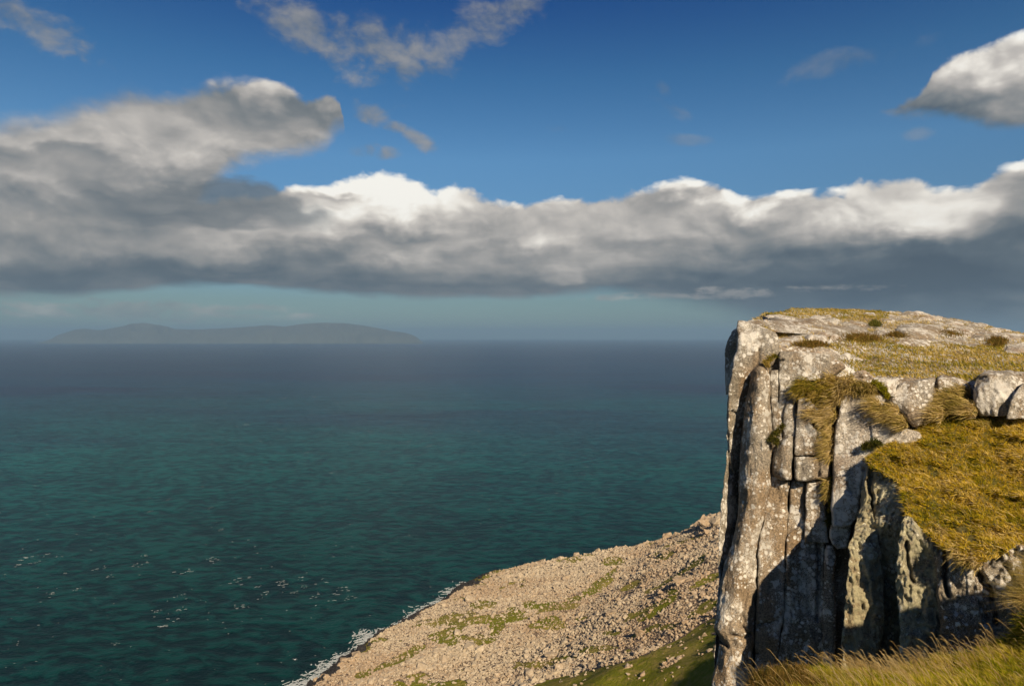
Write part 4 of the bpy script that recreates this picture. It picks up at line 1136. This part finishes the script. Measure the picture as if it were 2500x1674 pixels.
# dark heather patches on the plateau
def low_patch(name, poly_c, mat, label, cat, n, length, width, group=None):
    pts = []
    cx, cy, w, h = poly_c
    u0, v0, ru, rv = 1592.6+cx*.32, 693.2+cy*.32, w*.16, h*.16
    q = rng.normal(0, .45, (n, 2)); u = u0+q[:, 0]*ru; v = v0+q[:, 1]*rv; u = np.clip(u, 1695, 2460)
    P = top_pt(u, np.clip(top_t(u, v), 0, 1)); c = P.mean(0)
    root = empty(name, tuple(c)); N = np.tile([0, 0, 1.], (n, 1))
    o = blades('foliage', P-c+rng.uniform(0, .08, (n, 1))*N, N, mat, length, width, (-.2, 0, 0), .7, .5, .2, kind='stuff', parent=root)
    tag(root, label, cat, group)
low_patch('heather_patch', (1280, 155, 80, 50), GR_SHRUB, 'dark green clump standing between slabs near the middle of the plateau', 'shrub', 800, .17, .010)
low_patch('dry_grass_patch', (640, 205, 300, 34), GR_GOLD, 'strip of dry straw coloured grass across the top of the outer column head', 'grass', 2200, .12, .009)
low_patch('heather_patch', (1180, 275, 260, 60), GR_HEATH, 'olive brown heather along the upper left edge of the large plateau turf', 'heather', 2400, .16, .009)
low_patch('heather_patch', (830, 330, 260, 26), GR_HEATH, 'thin dark crescent of heather above the lip block', 'heather', 1500, .13, .009)
low_patch('heather_patch', (2150, 290, 150, 50), GR_HEATH, 'dark heather among the slabs at the right of the plateau', 'heather', 1300, .18, .01)
low_patch('heather_patch', (1860, 220, 200, 50), GR_HEATH, 'brown heather strip between two long slabs on the right', 'heather', 1200, .14, .009)
low_patch('heather_patch', (1440, 245, 140, 30), GR_HEATH, 'small dark heather tuft under the middle slabs', 'heather', 900, .15, .009)

# ------------------------------------------------------------------ boulders beside the bank
def boulder(name, rows, mat, label, **k):
    o = strip(name, rows, mat, None, **k)
    return tag(o, label, 'boulder')
boulder('lichened_boulder', [(848, 2262, 2330, 17.5, 17.5), (853, 2248, 2370, 17.2, 17.25), (860, 2237, 2400, 17.0, 17.1), (876, 2229, 2410, 16.85, 16.95), (900, 2225, 2412, 16.75, 16.85), (925, 2228, 2412, 16.7, 16.8), (940, 2233, 2412, 16.7, 16.75), (952, 2240, 2412, 16.7, 16.7)], ROCKG,
        'large rounded grey boulder blotched with white lichen at the right edge', R=16, Rt=12, Rb=3, T=1.5, wob=2.2, bulge=.3, amp=.12, rough=.035)
boulder('lichened_boulder', [(876, 2338, 2380, 16.4, 16.3), (893, 2325, 2400, 16.25, 16.2), (915, 2313, 2410, 16.15, 16.1), (940, 2304, 2412, 16.1, 16.05), (958, 2300, 2412, 16.0, 16.0)], ROCKG,
        'smaller boulder leaning against the large rounded one, cut off by the frame', R=8, Rt=6, Rb=3, T=.9, wob=1.4)

# ------------------------------------------------------------------ grass bank
def bank():
    rows = [(885, 2150, 2440, 18.4, 17.8), (915, 2140, 2440, 17.9, 17.3), (935, 2120, 2440, 17.5, 16.6), (960, 2112, 2440, 17.2, 16.0), (985, 2094, 2440, 16.9, 15.6), (1005, 2052, 2440, 16.8, 15.3), (1025, 2014, 2440, 16.6, 15.0), (1045, 1984, 2440, 16.4, 14.7),
            (1058, 1986, 2440, 16.35, 14.5), (1075, 2008, 2440, 15.95, 14.3), (1100, 2054, 2440, 15.15, 14.0), (1150, 2066, 2440, 14.55, 13.4), (1190, 2082, 2440, 13.75, 12.9), (1225, 2122, 2430, 13.2, 12.4), (1238, 2138, 2350, 13.0, 12.4), (1264, 2174, 2284, 12.7, 12.3),
            (1282, 2210, 2250, 12.45, 12.3), (1292, 2228, 2240, 12.35, 12.3)]
    S = {}
    o = strip('grass_bank', rows, SOIL, None, R=8, Rt=0, Rb=8, T=.4, step=5, amp=.17, rough=.05, groove=1.0, wob=4, samp=S)
    tag(o, kind='structure')
    P = S['grass_bank']; n, m, _ = P.shape
    Q, N = sample_tris(P.reshape(-1, 3), grid_tris(n, m), count=95000)
    u, v = pix(Q)
    hole = np.zeros(len(u), bool)
    for a, b, ra, rb in [(2205, 1212, 16, 10), (2225, 1232, 14, 9), (2128, 1070, 8, 8), (2140, 1085, 7, 9), (2196, 1190, 8, 5)]:
        hole |= ((u-a)/ra)**2+((v-b)/rb)**2 < 1
    Q, N, u, v = Q[~hole], N[~hole], u[~hole], v[~hole]
    top = v < 975 + 20*vnoise(np.stack([u*.02, v*0, v*0], -1), 3)
    blades('grass', Q[~top], N[~top], GR_BANK, .085, .0062, (-.4, -.1, .0), .7, .6, .3)
    blades('grass', Q[top], N[top], GR_TOP, .09, .0068, (-.4, -.1, .0), .7, .6, .3)
    k = rng.choice(len(Q), 5200, replace=False)
    blades('seeding_grass', Q[k], N[k], GR_GOLD, .15, .0045, (-.6, -.15, .0), .4, .5, .4)
    return S['grass_bank']
BANK = bank()

# ------------------------------------------------------------------ tufts on the face
G0 = dict(spread=.52, droop=.5)
tuft('grass_tuft', GR_TOP, 'windswept green and straw coloured grass overhanging the lip block', 'grass tuft', [(1840, 880, 18.6, .22), (1858, 890, 18.5, .26), (1880, 886, 18.4, .26), (1900, 880, 18.3, .24), (1870, 902, 18.35, .2), (1895, 900, 18.2, .2), (1830, 890, 18.6, .12), (1912, 892, 18.0, .16)], 0.245, .005, 5200, (-.55, -.4, -.45), **G0)
tuft('grass_tuft', GR_GOLD, 'shaggy dome of pale grass hanging above the big pale slab', 'grass tuft', [(1932, 880, 17.9, .22), (1950, 884, 17.8, .24), (1972, 886, 17.7, .22), (1990, 890, 17.6, .18), (1918, 900, 17.9, .18), (1940, 868, 18.2, .2), (1900, 868, 18.5, .2)], 0.231, .005, 4400, (-.35, -.5, -.6), **G0)
tuft('moss_cushion', GR_MOSS, 'bright yellow green moss cushion between the pale slab and the wedge block', 'moss', [(2000, 876, 17.6, .10), (2012, 882, 17.5, .12), (2022, 892, 17.4, .10), (2028, 904, 17.3, .08)], .06, .006, 2600, (0, -.3, .2), spread=.8, droop=.1, soil=SOIL)
tuft('grass_tuft', GR_GOLD, 'straw coloured grass spilling off the top of the narrow gully', 'grass tuft', [(1862, 945, 18.2, .12), (1880, 948, 18.1, .14), (1900, 930, 18.0, .14), (1912, 915, 18.0, .12), (1895, 962, 18.0, .16), (1906, 948, 17.9, .14)], 0.218, .0045, 2600, (-.8, -.3, -.3), **G0)
tuft('grass_tuft', GR_GOLD, 'golden grass filling the narrow gully left of the pale slab', 'grass tuft', [(1900, 985, 17.9, .09), (1898, 1005, 17.85, .08), (1897, 1025, 17.85, .07), (1900, 1040, 17.8, .06), (1896, 965, 18.0, .09)], 0.231, .0045, 2600, (-.75, -.3, -.75), **G0)
tuft('grass_tuft', GR_GOLD, 'small golden tuft low in the crack beside the pale slab', 'grass tuft', [(1894, 1100, 17.7, .08), (1896, 1116, 17.65, .08), (1894, 1130, 17.65, .05)], 0.163, .004, 1000, (-.5, -.3, -.8), **G0)
tuft('grass_tuft', GR_TOP, 'thin green strand of grass lowest in the crack beside the pale slab', 'grass tuft', [(1899, 1090, 17.7, .04), (1898, 1150, 17.6, .05), (1896, 1165, 17.6, .04)], 0.068, .004, 500, (-.2, -.3, -.4), **G0)
tuft('grass_tuft', GR_GOLD, 'brown gold tuft swept over the upper right of the pale slab', 'grass tuft', [(2012, 935, 17.0, .14), (2028, 945, 16.9, .15), (2045, 952, 16.8, .15), (2060, 962, 16.7, .13), (2070, 972, 16.6, .08), (2005, 922, 17.1, .1), (2050, 938, 16.9, .1)], 0.258, .0045, 3600, (-.9, -.25, .0), **G0)
tuft('grass_tuft', GR_GOLD, 'long pale wind-combed grass left of the large rounded boulder', 'grass tuft', [(2165, 915, 17.3, .2), (2180, 925, 17.1, .22), (2200, 930, 16.9, .24), (2220, 940, 16.7, .2), (2160, 935, 17.0, .2), (2190, 908, 17.3, .2), (2210, 900, 17.4, .16), (2150, 950, 16.8, .15)], 0.286, .0045, 5200, (-.9, -.2, .1), **G0)
tuft('shrub', GR_SHRUB, 'small dark green shrub growing from the crack beside the tall column', 'shrub', [(1772, 995, 18.3, .11), (1780, 985, 18.3, .09), (1764, 1004, 18.25, .08), (1776, 1010, 18.25, .09), (1788, 975, 18.4, .05)], .10, .008, 1700, (-.1, -.4, .2), spread=.9, droop=.1, soil=SOIL)
tuft('shrub', GR_SHRUB, 'low dark bush on the pale slab above the tip of the grass bank', 'shrub', [(1984, 1018, 16.4, .10), (1998, 1013, 16.35, .13), (2010, 1015, 16.3, .10), (1976, 1022, 16.4, .06)], .09, .008, 1900, (-.1, -.3, .3), spread=.9, droop=.1, soil=SOIL)
tuft('grass_tuft', GR_TOP, 'olive tuft in the notch at the top of the tall column', 'grass tuft', [(1752, 828, 19.2, .08), (1762, 820, 19.3, .09), (1756, 836, 19.1, .06), (1772, 814, 19.4, .06)], 0.0952, .005, 1200, (-.3, -.3, .2), spread=.6, droop=.3)
tuft('grass_tuft', GR_GOLD, 'dead grass and roots hanging under the left edge of the grass bank', 'grass tuft', [(2088, 1156, 14.6, .07), (2102, 1168, 14.4, .08), (2120, 1182, 14.0, .08), (2137, 1196, 13.7, .08), (2152, 1214, 13.4, .08), (2168, 1232, 13.2, .07)], 0.14, .003, 2400, (-.5, -.4, -.5), **G0)
tuft('grass_tuft', GR_GOLD, 'golden fringe of grass at the lowest corner of the grass bank', 'grass tuft', [(2200, 1275, 12.5, .1), (2215, 1283, 12.4, .1), (2235, 1286, 12.3, .1), (2185, 1262, 12.6, .1)], 0.136, .0035, 1600, (-.6, -.4, -.3), **G0)
tuft('grass_tuft', GR_SHRUB, 'dark damp moss and grass in the shaded crack of the wall', 'grass tuft', [(1895, 1190, 17.4, .08), (1900, 1176, 17.4, .07)], 0.109, .004, 700, (-.3, -.4, -.5), **G0)

# ------------------------------------------------------------------ near ground where the viewer stands
def near_ground():
    ub = [1690, 1716, 1740, 1812, 1901, 1987, 2066, 2176, 2261, 2306, 2342, 2470]
    vt = [1650, 1600, 1566, 1556, 1542, 1554, 1556, 1518, 1486, 1462, 1410, 1340]
    yt = [6.1, 6.3, 6.6, 6.9, 7.2, 7.4, 7.6, 7.7, 7.7, 7.6, 7.5, 7.2]
    us_ = np.linspace(1690, 2600, 150)
    v0 = smooth_interp(us_, ub, vt); y0 = smooth_interp(us_, ub, yt)
    edge = world(us_, v0, y0)
    tgt0 = np.stack([np.linspace(1.9, 7.2, 150), np.full(150, 4.6), np.full(150, -2.75) + np.linspace(0, .3, 150)], -1)
    rows = []
    for t in np.linspace(0, 1, 40): 
        P = edge*(1-t) + tgt0*t; rows.append(P)
    tg = [(3.2, -2.2, .8, 9), (1.5, -1.85, -.6, 11), (0, -1.7, -1.4, 13), (-3, -1.6, -2.5, 15), (-8, -1.4, -4, 18), (-20, -1.0, -6, 24)]
    for y, z, xl, xr in tg: rows.append(np.stack([np.linspace(xl, xr, 150), np.full(150, y), np.full(150, z)], -1))
    # the drop in front: the turf folds over and a rock wall falls away
    front = []
    for dz, dy in [(-.12, .10), (-.5, .05), (-1.2, -.15), (-3, -.3), (-7, -.5), (-14, -1.5), (-26, -3)]:
        q = edge.copy(); q[:, 2] += dz; q[:, 1] += dy; q[:, 0] += 0; front.append(q)
    G_ = np.array(front[::-1]+rows)
    k0 = len(front)
    nz = .09*fbm(G_*1.3, 4, .5, 71) + .05*fbm(G_*4.0, 2, .5, 72)
    G_[..., 2] += nz; G_[:k0, :, 1] += .25*fbm(G_[:k0]*np.array([1.2, 1.2, .4]), 4, .6, 73)
    top = G_[k0-1:]; wall = G_[:k0+1]
    o = mesh_obj('near_ground', top.reshape(-1, 3), [grid_faces(top.shape[0], 150)], ground_mat('near_turf', (.05, .055, .012), (.09, .075, .02), (.05, .035, .012)))
    tag(o, kind='structure')
    w_ = mesh_obj('rock_wall', wall.reshape(-1, 3), [grid_faces(wall.shape[0], 150)], ROCK); w_.parent = o
    # left flank of the near ground
    L = np.array([r[0] for r in G_[k0-1:]]); fl = []
    for dx, dz in [(0, 0), (-.1, -.5), (0, -1.5), (.2, -4), (.6, -10), (2, -26)]:
        q = L.copy(); q[:, 0] += dx; q[:, 2] += dz; fl.append(q)
    fl = np.array(fl); fl[1:, :, 0] += .2*fbm(fl[1:]*1.1, 3, .6, 74)
    w2 = mesh_obj('rock_wall', fl.reshape(-1, 3), [grid_faces(*fl.shape[:2])[:, ::-1]], ROCK); w2.parent = o
    return G_[k0-1:k0+46]
NEAR = near_ground()

def near_grass():
    sub = NEAR[:41]; n, m, _ = sub.shape
    Q, N = sample_tris(sub.reshape(-1, 3), grid_tris(n, m), count=150000)
    u, v = pix(Q); ok = (u < 2420) & (v < 1640) & (Q[:, 1] > 3.5)
    Q, N, u, v = Q[ok], N[ok], u[ok], v[ok]
    d = (u - 1716)/100 + 1.2*fbm(Q*1.5, 3, .5, 81)
    he = (d < .9) & (v > 1500)
    blades('grass', Q[~he], N[~he], GR_FG, .10, .0030, (-.36, -.05, 0), .55, .55, .3)
    k = rng.choice(len(Q), min(len(Q), 5000), replace=False)
    blades('grass', Q[k], N[k], GR_GOLD, .13, .0011, (-.6, -.1, 0), .22, .45, .4)
    # heather bush at the brink
    H = Q[he]; c = H.mean(0); root = empty('heather_bush', tuple(c))
    kk = min(len(H), 9000)
    H = H[rng.choice(len(H), kk, replace=False)] - c
    H[:, 2] += rng.uniform(0, .10, kk)
    blades('foliage', H, np.tile([-.1, -.1, 1.], (kk, 1)), GR_HEATH, .07, .0022, (-.1, 0, 0), .5, .5, .1, kind='stuff', parent=root)
    tag(root, 'russet heather bush at the left tip of the near grass', 'heather')
    # single seed stalks that stand up against the dark rock: each a thin stem with an ear
    cand = rng.choice(len(Q), 60000, replace=True)
    VV, QQ, TT, off = [], [], [], 0
    edge_v = np.interp(u, [1716, 1812, 1901, 2066, 2176, 2261, 2342, 2420], [1600, 1555, 1542, 1552, 1512, 1484, 1406, 1360])
    pr = np.clip(1-(v-edge_v)/120, .12, 1)*np.clip((u-1760)/240, .25, 1.2)
    sel = rng.choice(len(Q), 620, replace=False, p=pr/pr.sum())
    for i in sel:
        L = R.uniform(.16, .34); base = Q[i]
        lean = np.array([-R.uniform(.05, .75), R.uniform(-.25, .2), 1.0]); lean /= np.linalg.norm(lean)
        w0 = .0011; pts = []
        for t in (0, .35, .7, 1.0):
            pts.append(base + lean*L*t + np.array([-.22*L*t*t, 0, -.10*L*t*t]))
        ear = pts[-1] + (pts[-1]-pts[-2])*.30*(L/.3)**0 + np.array([-.012, 0, -.008])
        pts.append(pts[-1]*.5+ear*.5); pts.append(ear)
        wd = [.0020, .0020, .0018, .0028, .0056, .0014]
        side = np.array([.8, -.5, .3]); side /= np.linalg.norm(side); s2 = np.array([.1, .9, .2])
        for p_, w_ in zip(pts, wd):
            VV += [p_-side*w_, p_+s2*w_, p_+side*w_]
        for r_ in range(5):
            b_ = off+r_*3
            for a_, c_ in ((0, 1), (1, 2), (2, 0)): QQ.append((b_+a_, b_+c_, b_+3+c_, b_+3+a_))
        off += 18
    tag(mesh_obj('seed_stalks', np.array(VV), [np.array(QQ)], GR_STALK), kind='stuff')
near_grass()
# coarse grass clump at the right edge
tuft('grass_tuft', GR_GOLD, 'wild clump of long arching grass at the right edge above the near turf', 'grass tuft', [(2368, 1340, 8.0, .14), (2376, 1310, 8.1, .16), (2390, 1360, 7.8, .18), (2352, 1375, 7.8, .10)], .26, .0018, 2600, (-.6, -.1, .35), spread=.35, droop=.6)

# ------------------------------------------------------------------ rest of the headland: the tall cliffs and the land behind
MOOR = ground_mat('moor_turf', (.12, .12, .02), (.20, .15, .03), (.26, .20, .08), .6)

def body(name, foot, ztop, zbot, mat, seed, inland=None):
    """a cliff mass: its footprint carried down, with fluted sides"""
    pts = []
    foot = [np.array(p, float) for p in foot]
    for a, b in zip(foot, foot[1:]+foot[:1]):
        n = max(2, int(np.linalg.norm(b-a)/1.5)); 
        for k in range(n): pts.append(a+(b-a)*k/n)
    pts = np.array(pts); m = len(pts); zs = np.linspace(0, 1, 40)
    cen = pts.mean(0); rows = []
    for t in zs:
        z = ztop + (zbot-ztop)*t
        P = np.concatenate([pts, np.full((m, 1), z)], 1)
        d = pts-cen; d /= np.linalg.norm(d, axis=1)[:, None]
        amp = 1.6*fbm(P*np.array([.25, .25, .03])+seed, 4, .55, seed) - 1.5 + t*2
        P[:, :2] += d*amp[:, None]; rows.append(P)
    V = np.array(rows).reshape(-1, 3); i = np.arange(m); Fs = []
    for r in range(39): Fs.append(np.stack([r*m+i, (r+1)*m+i, (r+1)*m+(i+1) % m, r*m+(i+1) % m], -1))
    o = mesh_obj(name, V, [np.concatenate(Fs)], mat)
    o['kind'] = 'structure'
    # the moor on top of it
    rim = np.array(rows[0]); rings = []
    for t in np.linspace(0, .985, 34)**1.5:
        q = rim*(1-t) + np.array([cen[0], cen[1], ztop])*t
        q[:, 2] += 2.2*t**.6 + min(1, t*12)*(.35*fbm(q*np.array([.5, .5, .5]), 3, .5, 5) + .5*vnoise(q*.09, 6)); rings.append(q)
    rings = np.array(rings); k = np.arange(33)*m
    q1 = grid_faces(34, m); q2 = np.stack([k+m-1, k, k+m, k+2*m-1], -1)
    tp = mesh_obj('moorland', rings.reshape(-1, 3), [np.concatenate([q1, q2])], MOOR); tp['kind'] = 'structure'
    return o
body('headland', [(12.5, 26), (20, 40), (45, 46), (70, 50), (87, 57), (104, 84), (117, 109), (150, 120), (200, 130), (270, 140), (280, -60), (60, -60), (40, -20), (30, 5), (20, 14)], -1.5, -135, ROCK, 7)

# unseen rock added right of the viewer, shaped to shade the foot of the face
rock_lump('shade_crag', (13.2, 2.0, -1.1), (4.6, 3.6, 6.0), ROCK, 'unseen rock added right of the viewer to shade the foot of the face', 'rock', 61, sub=4, rough=.12, ztop=.56)

# a gull over the water
def gull():
    c = world(674, 1507, 210.0); root = empty('gull', tuple(c))
    m, g, b, out = new_mat('gull_white'); g.put(b.inputs['Base Color'], (.80, .79, .76)); b.inputs['Roughness'].default_value = .7
    m2, g2, b2, o2 = new_mat('gull_grey'); g2.put(b2.inputs['Base Color'], g2.mix(g2.noise(pos(g2), 8.0, 2), (.42, .43, .45), (.55, .56, .58))); b2.inputs['Roughness'].default_value = .8
    # body along x
    t = np.linspace(-.24, .24, 9); r = np.array([.012, .03, .05, .062, .064, .055, .04, .034, .008]); a = np.linspace(0, 2*pi, 8, endpoint=False)
    V = np.stack([np.repeat(t, 8), np.outer(r, np.cos(a)).ravel(), np.outer(r*.85, np.sin(a)).ravel()], -1)
    q = [(i*8+j, i*8+(j+1) % 8, (i+1)*8+(j+1) % 8, (i+1)*8+j) for i in range(8) for j in range(8)]
    mesh_obj('body', V, [np.array(q)], m, root)
    V = np.array([(-.22, -.03, 0), (-.22, .03, 0), (-.36, .07, 0), (-.36, -.07, 0), (-.22, 0, .015), (-.36, 0, .008)])
    mesh_obj('tail', V, [np.array([(0, 3, 5), (0, 5, 4), (4, 5, 2), (4, 2, 1)])], m, root)
    for sgn in (-1, 1):
        W = []
        for y, x0, x1, z in [(.05, .10, -.09, .02), (.25, .13, -.07, .10), (.42, .10, -.06, .13), (.58, .02, -.08, .09), (.70, -.10, -.12, .04)]:
            W += [(x0, sgn*y, z), ((x0+x1)/2, sgn*y, z+.018), (x1, sgn*y, z-.005), ((x0+x1)/2, sgn*y, z-.008)]
        q = [(i*4+j, i*4+(j+1) % 4, (i+1)*4+(j+1) % 4, (i+1)*4+j) for i in range(4) for j in range(4)]
        mesh_obj('wing', np.array(W), [np.array(q)], m2, root)
    root.rotation_euler = (radians(24), radians(-8), radians(150))
    root.scale = (1.5, 1.5, 1.5)
    tag(root, 'single white gull gliding low over the dark water near the shore', 'bird')
gull()
